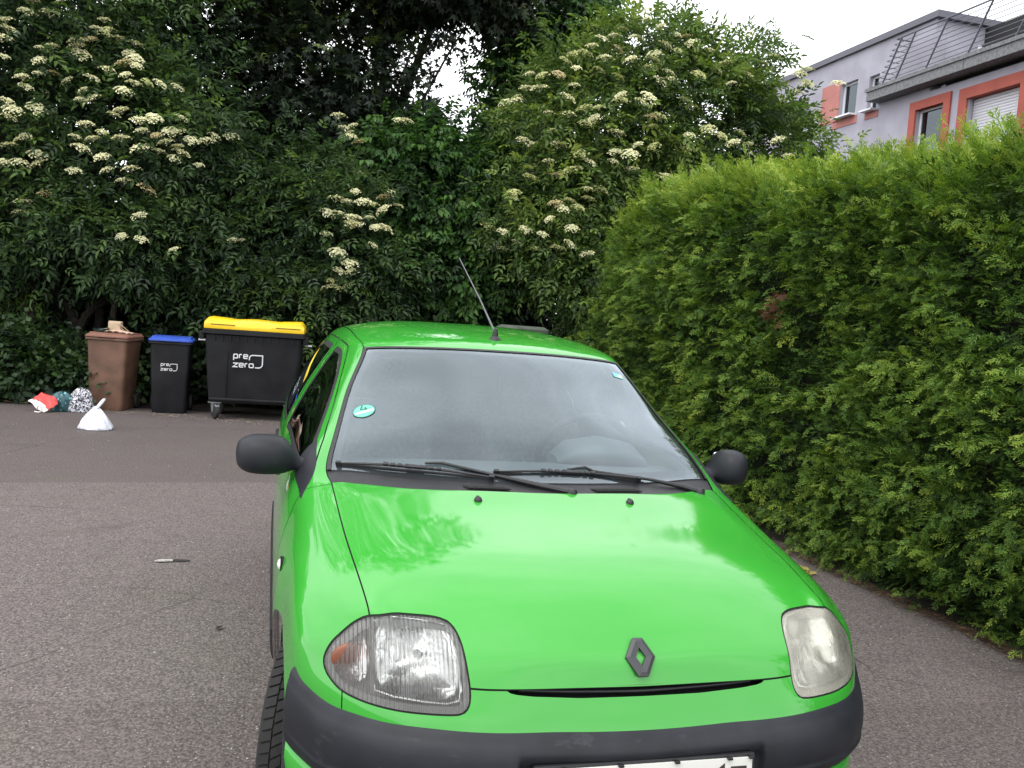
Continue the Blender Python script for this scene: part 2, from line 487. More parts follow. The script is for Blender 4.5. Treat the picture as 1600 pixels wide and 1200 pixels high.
# ================================================================ the house beyond the hedge
M_RENDER = simple("grey_render", (.345, .335, .390), .9, var=.13, vscale=1.2, bump=(120, .25, .004))
M_RED = simple("red_render", (.35, .088, .064), .9, var=.12, vscale=2, bump=(120, .25, .004))
M_ROOFE = simple("roof_edge", (.11, .11, .135), .6)
M_WHITEF = simple("window_frame", (.72, .73, .76), .4)
M_PANE = glass_mat("house_glass", (.12, .12, .14), 1.6)
M_CONC = simple("concrete_slab", (.17, .172, .18), .9, var=.3, vscale=14, bump=(60, .3, .004))
M_RAIL = simple("railing_steel", (.11, .11, .135), .5, metal=.2)
M_SHUT = simple("roller_shutter", (.58, .58, .62), .6)
X0 = 16.0
def part_box(name, c, s, mat, parent, bev=0.):
    mb = MB(); mb.box(c, s, bev=bev); return mb.build(name, mat, parent)
house = empty("house", (X0, 20, 0))
tag(house, "grey rendered house with red window surrounds behind the hedge", "house")
house_off = Vector((-X0, -20, 0))
def hb(name, x0, x1, y0, y1, z0, z1, mat, parent=house, bev=0.):
    c = Vector(((x0 + x1) / 2, (y0 + y1) / 2, (z0 + z1) / 2))
    if parent is house: c = c + house_off
    return part_box(name, c, (x1 - x0, y1 - y0, z1 - z0), mat, parent, bev)
def wall_with_holes(name, x, th, y0, y1, z0, z1, holes, mat):
    """wall in the plane x, split into strips round rectangular openings (ya, yb, za, zb)"""
    ys = sorted({y0, y1, *[h[0] for h in holes], *[h[1] for h in holes]}); mb = MB()
    for a, b in zip(ys[:-1], ys[1:]):
        hs = sorted([(h[2], h[3]) for h in holes if h[0] <= a and h[1] >= b]); z = z0
        for (za, zb) in hs:
            if za > z: mb.box((x + th / 2 - X0, (a + b) / 2 - 20, (z + za) / 2), (th, b - a, za - z))
            z = zb
        if z1 > z: mb.box((x + th / 2 - X0, (a + b) / 2 - 20, (z + z1) / 2), (th, b - a, z1 - z))
    return mb.build(name, mat, house)
HOLES = [(22.42, 23.25, 8.46, 9.50), (21.40, 21.86, 8.40, 9.42), (18.55, 19.62, 6.0, 7.98), (16.02, 17.72, 6.0, 7.90), (25.0, 26.0, 8.4, 9.5)]
wall_with_holes("wall", X0, .35, 19.2, 30, 0, 10.34, [(19.2, 19.62, 6.0, 7.98)] + [h for h in HOLES if h[0] > 19.7], M_RENDER)
wall_with_holes("wall", X0 + .002, .35, 10, 19.2, 0, 8.40, [(18.55, 19.2, 6.0, 7.98), HOLES[3]], M_RENDER)
hb("wall", X0 + .36, 30, 19.2, 19.55, 8.4, 10.34, M_RENDER)
hb("wall", X0 + .36, 30, 10, 10.3, 0, 8.4, M_RENDER)
hb("inner_wall", X0 + 1.6, X0 + 1.7, 10.4, 29.8, 5.5, 10.3, simple("dark_room", (.02, .02, .022), .9))
hb("roof", X0 - .10, 30.1, 19.05, 30.1, 10.34, 10.52, M_ROOFE)
hb("roof", X0 - .001 + .36, 30, 10.3, 19.04, 8.405, 8.60, M_CONC)
# balcony slab in two lengths with a shallow upstand
hb("balcony_slab", X0 - .42, X0 - .001, 17.55, 21.35, 8.52, 8.84, M_CONC)
hb("balcony_slab", X0 - .42, X0 - .001, 9.9, 17.53, 8.52, 8.84, M_CONC)
hb("balcony_slab", X0 - .46, X0 - .423, 9.9, 21.4, 8.78, 8.88, M_CONC)
hb("terrace_floor", X0 - .001, X0 + .36, 9.9, 19.19, 8.60, 8.84, M_CONC)
# red surrounds, frames, panes, sills
def surround(ya, yb, za, zb, w, top_only=False):
    mb = MB(); x = X0 - .03; t = .06
    mb.box((x - X0, (ya + yb) / 2 - 20, zb + w / 2), (t, yb - ya + 2 * w, w))
    mb.box((x - X0, ya - w / 2 - 20, (za + zb) / 2), (t, w, zb - za)); mb.box((x - X0, yb + w / 2 - 20, (za + zb) / 2), (t, w, zb - za))
    mb.box((x + .16 - X0, yb + .008 - 20, (za + zb) / 2), (.30, .014, zb - za)); mb.box((x + .16 - X0, ya - .008 - 20, (za + zb) / 2), (.30, .014, zb - za)); mb.box((x + .16 - X0, (ya + yb) / 2 - 20, zb + .008), (.30, yb - ya, .014))
    return mb.build("window_surround", M_RED, house)
surround(18.55, 19.62, 6.0, 7.97, .24)
surround(16.02, 17.72, 6.0, 7.89, .28)
def window(ya, yb, za, zb, split=None, sill=True):
    w = empty("window", (0, 0, 0), 0, house)
    x = X0 + .16
    mb = MB(); f = .065
    c = lambda y, z: (x - X0, y - 20, z)
    mb.box(c((ya + yb) / 2, zb - f / 2), (.07, yb - ya, f)); mb.box(c((ya + yb) / 2, za + f / 2), (.07, yb - ya, f))
    mb.box(c(ya + f / 2, (za + zb) / 2), (.07, f, zb - za - 2 * f)); mb.box(c(yb - f / 2, (za + zb) / 2), (.07, f, zb - za - 2 * f))
    if split:
        for s in split: mb.box(c(ya + (yb - ya) * s, (za + zb) / 2), (.065, f, zb - za - 2 * f))
    mb.build("frame", M_WHITEF, w)
    mb = MB(); mb.box(c((ya + yb) / 2, (za + zb) / 2), (.012, yb - ya - 2 * f, zb - za - 2 * f)); mb.build("pane", M_PANE, w)
    if sill:
        mb = MB(); mb.box((-.03, (ya + yb) / 2 - 20, za - .035), (.42, yb - ya + .10, .05)); mb.build("sill", M_WHITEF, w)
    return w
window(22.42, 23.25, 8.46, 9.50); window(21.40, 21.86, 8.40, 9.42); window(25.0, 26.0, 8.4, 9.5)
window(18.55, 19.62, 6.0, 7.98, None, False)
wall_red = MB()
wall_red.box((-.012, 23.75 - 20, 8.98), (.02, .96, 1.25)); wall_red.box((-.012, 22.9 - 20, 8.27), (.02, 1.2, .24)); wall_red.box((-.012, 21.6 - 20, 8.245), (.02, .6, .20))
wall_red.build("red_panel", simple("faded_red_render", (.42, .17, .15), .9, var=.12, vscale=2), house)
# roller shutter, slat by slat
slat_me = None
for k in range(26):
    z = 7.88 - .074 * k
    if slat_me is None:
        mb = MB(); mb.rbox((0, 0, 0), (.022, 1.66, .066), .012); so = mb.build("shutter_slat", M_SHUT, house); slat_me = so.data
    else: so = link("shutter_slat", slat_me, house)
    so.location = (.17, 16.87 - 20, z - .04)
part_box("shutter_back", (.21, 16.87 - 20, 6.95), (.02, 1.68, 1.9), M_SHUT, house)
# balcony railing leaning outwards: raked posts and nine rails
rail = empty("balcony_railing", (X0 - .38, 20.9, 8.86))
tag(rail, "grey steel railing with raked posts along the house balcony", "railing")
def rp(y, t): return Vector((-.10 * t, y - 20.9, 1.12 * t))
post_y = [20.75, 20.2, 19.0, 17.5, 16.0, 14.4, 12.8, 11.2]
for y in post_y:
    mb = MB(); mb.tube([rp(y + .25 - .25, 0), rp(y - .82, 1)], .026, 6); mb.build("post", M_RAIL, rail)
for k in range(9):
    t = .10 + .112 * k
    mb = MB(); y1 = 21.05 - .92 * t
    mb.tube([rp(y1, t), rp(10.2, t)], .011 if k < 8 else .026, 6); mb.build("rail", M_RAIL, rail)
    mb = MB(); mb.tube([rp(y1, t), Vector((.36, y1 - 20.9, 1.12 * t))], .011 if k < 8 else .02, 6); mb.build("side_rail", M_RAIL, rail)
# things on the terrace
tt = empty("planter", (X0 + .5, 20.0, 8.87)); tag(tt, "dark square box standing on the house balcony behind the railing", "box")
part_box("planter_body", (0, -.2, .3), (.5, .55, .60), simple("planter_grey", (.10, .10, .12), .7), tt); part_box("planter_rim", (0, -.2, .62), (.56, .62, .05), simple("planter_rim", (.14, .14, .16), .7), tt)
tb = empty("table", (X0 + .6, 16.9, 8.87)); tag(tb, "dark patio table with white end panel on the roof terrace", "table")
part_box("tabletop", (0, 0, .34), (.9, 1.5, .06), simple("table_dark", (.03, .03, .035), .6), tb)
part_box("end_panel", (-.1, .74, .17), (.85, .05, .34), M_WHITEF, tb); part_box("leg", (0, -.65, .16), (.8, .06, .31), simple("table_leg", (.03, .03, .035), .6), tb)
tw = empty("stair_tower", (22, 17.0, 0)); tag(tw, "plain pale grey tower block rising beyond the roof terrace", "building")
part_box("wall", (1.5, -2.0, 6.6), (3.0, 5.4, 13.2), simple("pale_render", (.36, .35, .37), .9, var=.08, vscale=1), tw); part_box("roof", (1.5, -2.0, 13.3), (3.2, 5.6, .2), M_ROOFE, tw)
# ================================================================ vegetation
NPR = np.random.default_rng(7)

def leaf_mat(name, stops, trans=.28, rough=.5, spec=.35):
    m, N, L, P = mat_new(name)
    out = N["Material Output"]
    at = N.new("ShaderNodeAttribute"); at.attribute_name = "tint"
    rp = N.new("ShaderNodeValToRGB"); e = rp.color_ramp.elements
    while len(e) < len(stops): e.new(.5)
    for k, (p, c) in enumerate(stops): e[k].position = p; e[k].color = (*c, 1)
    L.new(at.outputs["Fac"], rp.inputs["Fac"]); L.new(rp.outputs["Color"], P.inputs["Base Color"])
    P.inputs["Roughness"].default_value = rough; P.inputs["Specular IOR Level"].default_value = spec
    tl = N.new("ShaderNodeBsdfTranslucent")
    br = N.new("ShaderNodeMixRGB"); br.blend_type = "MULTIPLY"; br.inputs[0].default_value = 1; br.inputs[2].default_value = (1.25, 1.35, .55, 1)
    L.new(rp.outputs["Color"], br.inputs[1]); L.new(br.outputs["Color"], tl.inputs["Color"])
    mx = N.new("ShaderNodeMixShader"); mx.inputs["Fac"].default_value = trans
    L.new(P.outputs[0], mx.inputs[1]); L.new(tl.outputs[0], mx.inputs[2]); L.new(mx.outputs[0], out.inputs["Surface"])
    return m

BARK = simple("bark", (.035, .029, .022), .95, var=.5, vscale=12, bump=(30, .9, .02))

# ---- templates: vertices, triangles, tint offset per vertex. Sprigs grow along +x, face +z
def leaflet(o, d, L, W, n=(0, 0, 1), droop=.15, fold=.25):
    o, d = np.array(o, float), np.array(d, float); d /= np.linalg.norm(d); n = np.array(n, float)
    s = np.cross(n, d); s /= np.linalg.norm(s); n = np.cross(d, s)
    def P(t, w, h): return o + d * L * t + s * W * w + n * (L * h)
    V = [P(0, 0, 0), P(.38, .5, fold * .35 - droop * .10), P(.72, .36, fold * .25 - droop * .40), P(1, 0, -droop), P(.72, -.36, fold * .25 - droop * .40), P(.38, -.5, fold * .35 - droop * .10)]
    F = [(0, 3, 1), (1, 3, 2), (0, 5, 3), (5, 4, 3)]
    return V, F

def compose(parts):
    V, F, T = [], [], []
    for (v, f, t) in parts:
        b = len(V); V += list(v); F += [tuple(i + b for i in q) for q in f]; T += [t] * len(v)
    return np.array(V), np.array(F), np.array(T)

def t_elder(rng):
    """a pinnate leaf of five or seven leaflets, drooping"""
    parts = []; Lr = .17
    def rach(t): return (Lr * t, 0, -.05 * t * t)
    for t in (.45, .78):
        for s in (-1, 1):
            v, f = leaflet(rach(t), (.55, s * .85, -.10), .088 * rng.uniform(.85, 1.1), .036, droop=.22); parts.append((v, f, rng.normal(0, .05)))
    v, f = leaflet(rach(1), (1, 0, -.25), .105, .040, droop=.22); parts.append((v, f, .02))
    return compose(parts)

def t_maple(rng):
    """a shoot carrying several lobed leaves"""
    V, F, T = [], [], []
    for k in range(4):
        a = rng.uniform(-1.1, 1.1); o = np.array([.05 + .05 * k, .05 * math.sin(a * 2), rng.uniform(-.03, .02)])
        size = .105 * rng.uniform(.8, 1.2); dip = rng.uniform(-.55, .10); b = len(V); tt = rng.normal(0, .05)
        V.append(o)
        for w, l in ((-1.75, .55), (-1.25, .30), (-.85, .88), (-.42, .42), (0, 1.0), (.42, .42), (.85, .88), (1.25, .30), (1.75, .55)):
            V.append(o + size * l * np.array([math.cos(a + w), math.sin(a + w), dip - .12 * l]))
        F += [(b, b + q, b + q + 1) for q in range(1, 9)]; T += [tt] * 10
    return np.array(V), np.array(F), np.array(T)

def t_ovate(rng):
    """a hanging shoot with opposite broad pointed leaves"""
    parts = []
    for k in range(4):
        t = .03 + .055 * k
        for s in ((-1, 1) if k < 3 else (0,)):
            v, f = leaflet((t, 0, -.10 * t), (.55 if s else 1, s * .8, -.55), .088 * rng.uniform(.8, 1.15), .050, droop=.30, fold=.3)
            parts.append((v, f, rng.normal(0, .05) + (.12 if k >= 2 else 0)))
    return compose(parts)

def t_ivy(rng):
    parts = []
    for k in range(4):
        v, f = leaflet((.04 * k, rng.uniform(-.04, .04), rng.uniform(-.02, .02)), (rng.uniform(.2, 1), rng.uniform(-1, 1), -.2), .062 * rng.uniform(.8, 1.2), .055, droop=.12, fold=.15)
        parts.append((v, f, rng.normal(0, .06)))
    return compose(parts)

def t_thuja(rng, full=True):
    """an open feathery spray: thin stem with alternating scale-tipped side branches"""
    V, F, T = [], [], []
    def blade(p, d, l, w, n, tint):
        d = d / np.linalg.norm(d); s = np.cross(n, d); s = s / np.linalg.norm(s); b = len(V)
        V.extend([p, p + d * l * .55 + s * w * .5, p + d * l, p + d * l * .55 - s * w * .5])
        F.extend([(b, b + 1, b + 3), (b + 3, b + 1, b + 2)])
        T.extend([tint - .24, tint + .02, tint + .28, tint + .02])
    Ls = .15; nz = np.array([0, 0, 1.])
    blade(np.array([0, 0, 0.]), np.array([1, 0, -.12]), Ls * 1.15, .007, nz, .02)
    m = 5 if full else 4
    for k in range(m):
        t = (k + .8) / (m + .5); p = np.array([Ls * t, 0, -.03 * t * t])
        for s in (-1, 1):
            if rng.random() < .08: continue
            l = .080 * (1 - .60 * t) * rng.uniform(.75, 1.2); a = rng.uniform(.50, .82)
            d = np.array([math.cos(a), s * math.sin(a), rng.uniform(-.34, .12)])
            blade(p, d, l, .0092 if full else .014, nz + rng.normal(0, .3, 3), .1 * t)
            if full:
                for q, sg in ((.38, -1),):
                    a2 = a + sg * .66; d2 = np.array([math.cos(a2), s * math.sin(a2), rng.uniform(-.35, .18)])
                    blade(p + d * l * q, d2, l * .42 * (1.2 - q * .6), .0085, nz + rng.normal(0, .4, 3), .1 * t + .05)
    return np.array(V), np.array(F), np.array(T)

def scatter(name, tmpls, pos, dirs, size, tint, mat, parent=None, rollsd=.5, rng=NPR, upref=(0, 0, 1)):
    """one mesh of many sprigs; pos, dirs (n,3)"""
    n = len(pos)
    d = dirs / np.maximum(np.linalg.norm(dirs, axis=1, keepdims=True), 1e-6)
    upv = np.tile(np.array(upref, float), (n, 1)) + rng.normal(0, .25, (n, 3))
    y = np.cross(upv, d); y /= np.maximum(np.linalg.norm(y, axis=1, keepdims=True), 1e-6)
    z = np.cross(d, y)
    r = rng.normal(0, rollsd, n)[:, None]
    y, z = y * np.cos(r) + z * np.sin(r), z * np.cos(r) - y * np.sin(r)
    which = rng.integers(0, len(tmpls), n)
    VV, FF, TT = [], [], []; base = 0
    for k, (tv, tf, tt) in enumerate(tmpls):
        m = np.where(which == k)[0]
        if not len(m): continue
        R = np.stack([d[m], y[m], z[m]], 2)                       # columns
        W = np.einsum("nij,kj->nki", R, tv) * size[m][:, None, None] + pos[m][:, None, :]
        VV.append(W.reshape(-1, 3).astype(np.float32))
        FF.append((tf[None] + (np.arange(len(m)) * len(tv))[:, None, None]).reshape(-1, 3) + base)
        TT.append((tint[m][:, None] + tt[None]).ravel())
        base += len(m) * len(tv)
    V, F, T = np.vstack(VV), np.vstack(FF), np.clip(np.concatenate(TT), 0, 1).astype(np.float32)
    o = mesh_np(name, V, F, mat, parent, False)
    at = o.data.attributes.new("tint", "FLOAT", "POINT"); at.data.foreach_set("value", T)
    return o

def unit(n, rng):
    v = rng.normal(0, 1, (n, 3)); return v / np.linalg.norm(v, axis=1, keepdims=True)

def crown_points(blobs, rng, per_clump=26, clump_r=.24, fill=.30, front=.35):
    """clumps spread over the outside of a set of ellipsoids, plus a looser inner fill.
       blob = (cx, cy, cz, rx, ry, rz, clumps)"""
    P, D, T = [], [], []
    for bi, (cx, cy, cz, rx, ry, rz, nc) in enumerate(blobs):
        c, r = np.array([cx, cy, cz]), np.array([rx, ry, rz])
        u = unit(nc * 3, rng)
        keep = rng.random(len(u)) < np.where(u[:, 1] > .25, front, 1.0)
        u = u[keep][:nc]
        rad = rng.uniform(.74, 1.08, len(u))
        cc = c + u * r * rad[:, None]
        ok = np.ones(len(cc), bool)
        for bj, (ax, ay, az, sx, sy, sz, _) in enumerate(blobs):
            if bj != bi: ok &= (((cc - [ax, ay, az]) / [sx, sy, sz]) ** 2).sum(1) > .62
        ok &= cc[:, 2] > .12
        cc, u = cc[ok], u[ok]
        outw = u / r; outw /= np.linalg.norm(outw, axis=1, keepdims=True)
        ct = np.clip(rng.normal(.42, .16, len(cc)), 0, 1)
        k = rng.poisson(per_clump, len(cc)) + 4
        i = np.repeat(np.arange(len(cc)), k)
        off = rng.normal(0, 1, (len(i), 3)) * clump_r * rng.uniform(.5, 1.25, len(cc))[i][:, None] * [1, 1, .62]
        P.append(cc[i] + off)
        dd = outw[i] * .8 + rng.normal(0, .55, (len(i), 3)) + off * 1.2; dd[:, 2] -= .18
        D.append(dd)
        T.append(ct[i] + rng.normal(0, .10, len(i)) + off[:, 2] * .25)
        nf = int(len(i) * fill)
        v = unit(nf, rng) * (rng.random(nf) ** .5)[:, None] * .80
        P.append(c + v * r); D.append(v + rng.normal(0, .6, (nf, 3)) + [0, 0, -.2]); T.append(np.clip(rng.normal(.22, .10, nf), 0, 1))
    P, D, T = np.vstack(P), np.vstack(D), np.concatenate(T)
    ok = P[:, 2] > .04
    return P[ok], D[ok], T[ok]

def limb(mb, a, b, r0, r1, rng, bend=.15, n=6):
    a, b = np.array(a, float), np.array(b, float); P = []
    off = rng.normal(0, bend, 3)
    for k in range(n + 1):
        t = k / n; P.append(a * (1 - t) + b * t + off * math.sin(math.pi * t) + rng.normal(0, .012, 3))
    mb.tube(P, [r0 + (r1 - r0) * k / n for k in range(n + 1)], 7)

def bush(name, label, cat, base, blobs, tmpl, mat, size=(.8, 1.2), seed=1, stems=3, stem_r=.06, group=None, **kw):
    rng = np.random.default_rng(seed)
    root = empty(name, base); tag(root, label, cat, group)
    bl = np.array(blobs, float)
    P, D, T = crown_points(blobs, rng, **kw)
    b = np.array(base)
    tm = [tmpl(rng) for _ in range(5)]
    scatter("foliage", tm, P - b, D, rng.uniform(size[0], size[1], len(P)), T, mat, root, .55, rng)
    mb = MB()
    for k in range(stems):
        q = bl[k % len(bl)]
        a = np.array([rng.normal(0, .12), rng.normal(0, .10), 0]); e = np.array([q[0], q[1], q[2]]) - b
        m_ = a * .5 + e * .5 + np.array([0, 0, -.2])
        limb(mb, a, m_, stem_r, stem_r * .7, rng); limb(mb, m_, e, stem_r * .7, stem_r * .35, rng)
        for _ in range(5):
            d = unit(1, rng)[0] * q[3:6] * .8; limb(mb, e if rng.random() < .5 else m_, e + d, stem_r * .3, stem_r * .08, rng, .08, 4)
    mb.build("trunk", BARK, root)
    return root, P

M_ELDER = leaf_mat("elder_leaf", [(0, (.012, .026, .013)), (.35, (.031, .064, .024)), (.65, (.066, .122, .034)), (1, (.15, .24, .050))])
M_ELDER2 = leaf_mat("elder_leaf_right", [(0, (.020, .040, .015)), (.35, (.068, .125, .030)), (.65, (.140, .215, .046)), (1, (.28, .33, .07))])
M_MAPLE = leaf_mat("dark_maple_leaf", [(0, (.008, .014, .010)), (.4, (.014, .026, .014)), (.75, (.028, .048, .018)), (1, (.11, .15, .03))], .22)
M_OVATE = leaf_mat("dogwood_leaf", [(0, (.010, .026, .010)), (.35, (.024, .062, .018)), (.65, (.050, .125, .024)), (1, (.10, .21, .035))], .32)
M_IVY = leaf_mat("ivy_leaf", [(0, (.010, .022, .010)), (.4, (.024, .052, .018)), (.7, (.050, .095, .026)), (1, (.10, .17, .04))], .25)
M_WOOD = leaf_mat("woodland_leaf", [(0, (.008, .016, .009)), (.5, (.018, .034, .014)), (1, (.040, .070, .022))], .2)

ELDER_L = [(-4.5, 11.7, 3.5, 1.6, 1.1, 2.3, 150), (-2.75, 11.5, 3.1, 1.35, 1.1, 1.6, 130), (-3.5, 11.9, 5.0, 1.7, 1.0, 1.3, 110), (-2.6, 11.1, 2.05, 1.3, .9, .60, 56), (-4.6, 11.3, 2.2, 1.0, .8, .6, 36)]
ELDER_M = [(-.75, 11.35, 2.45, .95, .85, 1.15, 90), (.15, 11.2, 2.1, .95, .85, 1.2, 100), (-.5, 11.1, 1.35, 1.1, .8, .55, 50)]
ELDER_R = [(3.75, 11.0, 4.1, 1.45, 1.2, 1.5, 160), (5.15, 11.2, 4.15, 1.7, 1.3, 1.65, 190), (6.6, 11.5, 4.0, 1.2, 1.1, 1.15, 88), (2.85, 10.5, 2.95, .85, .8, .85, 60), (3.3, 10.2, 2.15, .75, .65, .65, 50), (6.05, 11.0, 5.45, .26, .26, .62, 9), (4.2, 11, 5.5, 1.0, .8, .5, 30)]
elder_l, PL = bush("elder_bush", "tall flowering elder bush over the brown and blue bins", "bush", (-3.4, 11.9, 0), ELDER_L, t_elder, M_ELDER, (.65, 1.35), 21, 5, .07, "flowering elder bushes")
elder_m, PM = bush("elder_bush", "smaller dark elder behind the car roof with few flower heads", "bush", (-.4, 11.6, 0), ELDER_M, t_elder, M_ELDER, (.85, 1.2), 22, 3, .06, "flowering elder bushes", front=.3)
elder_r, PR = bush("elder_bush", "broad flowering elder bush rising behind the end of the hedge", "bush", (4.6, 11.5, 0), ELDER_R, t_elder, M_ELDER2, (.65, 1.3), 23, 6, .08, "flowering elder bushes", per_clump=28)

bush("maple_tree", "big dark leafy tree rising behind the black container", "tree", (-.9, 13.6, 0), [(-1.7, 13.1, 5.3, 1.5, 1.2, 1.9, 130), (-.3, 12.8, 4.9, 1.4, 1.1, 1.7, 130), (-.9, 13.0, 7.0, 2.3, 1.4, 1.2, 110), (1.5, 12.3, 6.5, 1.45, .9, .48, 84), (.35, 12.7, 4.45, .6, .6, .7, 26), (-1.2, 12.4, 3.4, 1.1, .8, .9, 60), (-.1, 12.6, 6.3, 1.0, .9, .7, 40), (-1.5, 14.0, 9.3, 2.6, 1.8, 2.3, 80), (-4.6, 14.4, 8.8, 2.8, 1.8, 3.0, 95), (-2.0, 14.2, 11.6, 2.6, 1.8, 1.8, 60), (.5, 13.8, 8.9, 1.7, 1.3, 1.3, 36)], t_maple, M_MAPLE, (.8, 1.2), 31, 6, .13, None, per_clump=16, clump_r=.26, fill=.45)
bush("dogwood_shrub", "bright green shrub of hanging pointed leaves beyond the car aerial", "shrub", (1.4, 11.8, 0), [(1.25, 11.8, 3.1, .95, .85, 1.15, 110), (1.7, 11.6, 2.1, .9, .8, .95, 80), (1.0, 11.6, 1.9, 1.0, .8, .55, 40), (2.1, 12.2, 3.4, .7, .6, .6, 40)], t_ovate, M_OVATE, (.85, 1.3), 41, 4, .04, None, per_clump=24)
bush("climber_tree", "slim light green tree between the sky gap and the flowering elder", "tree", (2.9, 13.0, 0), [(3.0, 13.0, 5.2, .62, .6, 1.1, 70), (3.6, 12.9, 6.3, .7, .6, .8, 50), (2.6, 12.9, 3.9, .6, .6, .5, 36)], t_ovate, M_OVATE, (.85, 1.2), 42, 3, .05, None, per_clump=20)
bush("bramble", "low leafy bramble at the yard edge behind the rubbish bags", "bush", (-4.0, 10.75, 0), [(-4.7, 10.75, .38, .9, .42, .50, 60), (-3.75, 10.55, .34, .75, .36, .46, 60), (-3.05, 10.35, .30, .45, .28, .36, 30)], t_ivy, M_IVY, (.9, 1.4), 51, 3, .015, None, per_clump=26, clump_r=.14, front=.5)
bush("ivy_shrub", "dark ivy shrub filling the space behind the bins", "bush", (-1.9, 10.8, 0), [(-2.4, 11.1, .40, .75, .35, .50, 34), (-1.0, 10.95, .50, .9, .35, .65, 44), (.8, 10.6, .5, 1.2, .35, .6, 44), (2.1, 10.1, .45, .8, .35, .55, 34)], t_ivy, M_IVY, (1.0, 1.6), 52, 4, .02, None, per_clump=22, clump_r=.18, front=.4)

# the wood behind: one mass
rng = np.random.default_rng(61)
WB = [(-7.5, 15.5, 3.2, 3.2, 1.6, 3.6, 120), (-3.5, 16.0, 3.2, 3.0, 1.6, 3.8, 130), (.2, 16.2, 2.5, 2.6, 1.5, 2.7, 120), (3.6, 16.4, 2.6, 2.6, 1.5, 2.5, 110), (7.0, 16.0, 2.6, 2.6, 1.5, 2.6, 90), (-11, 15, 3.5, 3, 1.8, 4, 80), (-8.6, 12.9, 2.4, 2.6, 1.1, 2.6, 80), (-14, 14.2, 3.0, 3.2, 1.4, 3.4, 70), (-19, 15, 3.2, 3.4, 1.6, 3.6, 60), (1.2, 14.6, 1.5, 2.5, .8, 1.5, 60), (-3.2, 14.2, 1.4, 3.0, .8, 1.4, 70)]
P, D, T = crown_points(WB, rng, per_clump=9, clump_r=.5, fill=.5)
tm = [t_maple(rng) for _ in range(4)]
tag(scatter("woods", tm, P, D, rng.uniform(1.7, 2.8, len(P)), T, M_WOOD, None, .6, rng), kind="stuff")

# ---------------------------------------------------------------- clipped conifer hedge
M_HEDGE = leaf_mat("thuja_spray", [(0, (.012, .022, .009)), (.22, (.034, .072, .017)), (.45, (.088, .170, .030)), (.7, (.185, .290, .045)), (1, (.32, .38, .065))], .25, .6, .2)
hedge = empty("conifer_hedge", (3.3, 4, 0))
tag(hedge, "tall clipped conifer hedge running along the far side of the green car", "hedge")
rng = np.random.default_rng(71)
def face_x(y, z):
    """uneven front of the hedge"""
    return (2.80 + .07 * np.sin(y * 1.9 + 1.3 * np.sin(z * 1.7)) + .06 * np.sin(z * 3.1 + y * .9) + .04 * np.sin(y * 5.3 - z * 4.1)
            + .07 * np.clip((.45 - z) / .45, 0, 1) ** 2 + .13 * np.clip((z - 2.3) / .6, 0, 1) ** 2)
def top_z(y): return 2.43 + .048 * y - .22 * np.clip(y - 6.6, 0, 9) ** 2 + .06 * np.sin(y * 1.3) + .04 * np.sin(y * 3.7 + 1)
def hedge_layer(n, depth, y0, y1, zlo=.05):
    y = rng.uniform(y0, y1, n); z = zlo + (top_z(y) - zlo) * rng.random(n)
    x = face_x(y, z) + depth
    return np.stack([x, y, z], 1)
tm = [t_thuja(rng) for _ in range(6)]
# bundles: leafy branch ends that stick out a little, each with a dozen sprays
PP, DD, TT, SS = [], [], [], []
def bundles(n, y0, y1, per, smin, smax):
    c = hedge_layer(n, rng.normal(.02, .05, n), y0, y1)
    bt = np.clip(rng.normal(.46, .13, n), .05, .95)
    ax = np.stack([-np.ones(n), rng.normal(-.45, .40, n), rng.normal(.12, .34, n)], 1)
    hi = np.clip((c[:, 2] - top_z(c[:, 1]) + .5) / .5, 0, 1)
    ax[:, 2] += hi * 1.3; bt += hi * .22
    ax /= np.linalg.norm(ax, axis=1, keepdims=True)
    k = rng.poisson(per, n) + 3; i = np.repeat(np.arange(n), k)
    along = rng.uniform(-.10, .19, len(i))
    off = rng.normal(0, .040, (len(i), 3)) * (1.25 - np.clip(along, 0, 1)[:, None] * 3)
    PP.append(c[i] + ax[i] * along[:, None] + off)
    DD.append(ax[i] + rng.normal(0, .36, (len(i), 3)) + [0, 0, -.08])
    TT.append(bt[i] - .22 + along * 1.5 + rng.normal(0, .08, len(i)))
    SS.append(rng.uniform(smin, smax, len(i)))
bundles(1000, .3, 3.6, 14, .42, .74)
bundles(160, -1.6, .3, 12, .7, 1.0)
bundles(900, 3.6, 7.95, 10, .60, .95)
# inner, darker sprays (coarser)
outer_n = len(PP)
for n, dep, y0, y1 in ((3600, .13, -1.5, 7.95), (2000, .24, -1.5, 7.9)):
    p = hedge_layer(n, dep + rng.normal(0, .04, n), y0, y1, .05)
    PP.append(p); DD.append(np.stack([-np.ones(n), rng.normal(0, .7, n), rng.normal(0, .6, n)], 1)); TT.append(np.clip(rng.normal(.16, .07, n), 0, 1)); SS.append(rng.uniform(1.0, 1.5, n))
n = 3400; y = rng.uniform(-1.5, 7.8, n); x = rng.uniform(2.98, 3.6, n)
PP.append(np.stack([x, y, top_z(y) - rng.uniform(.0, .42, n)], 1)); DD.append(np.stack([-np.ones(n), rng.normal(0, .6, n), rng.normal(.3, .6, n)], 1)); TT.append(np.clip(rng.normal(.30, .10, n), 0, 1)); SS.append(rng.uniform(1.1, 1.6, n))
# far end, facing the yard's corner
n = 1500; y = rng.normal(7.95, .07, n); x = rng.uniform(2.9, 4.1, n); z = rng.uniform(.1, 1, n) * (top_z(y) - .05)
PP.append(np.stack([x, y, z], 1)); DD.append(np.stack([rng.normal(-.3, .5, n), np.ones(n), rng.normal(.1, .4, n)], 1)); TT.append(np.clip(rng.normal(.35, .12, n), 0, 1)); SS.append(rng.uniform(.9, 1.3, n))
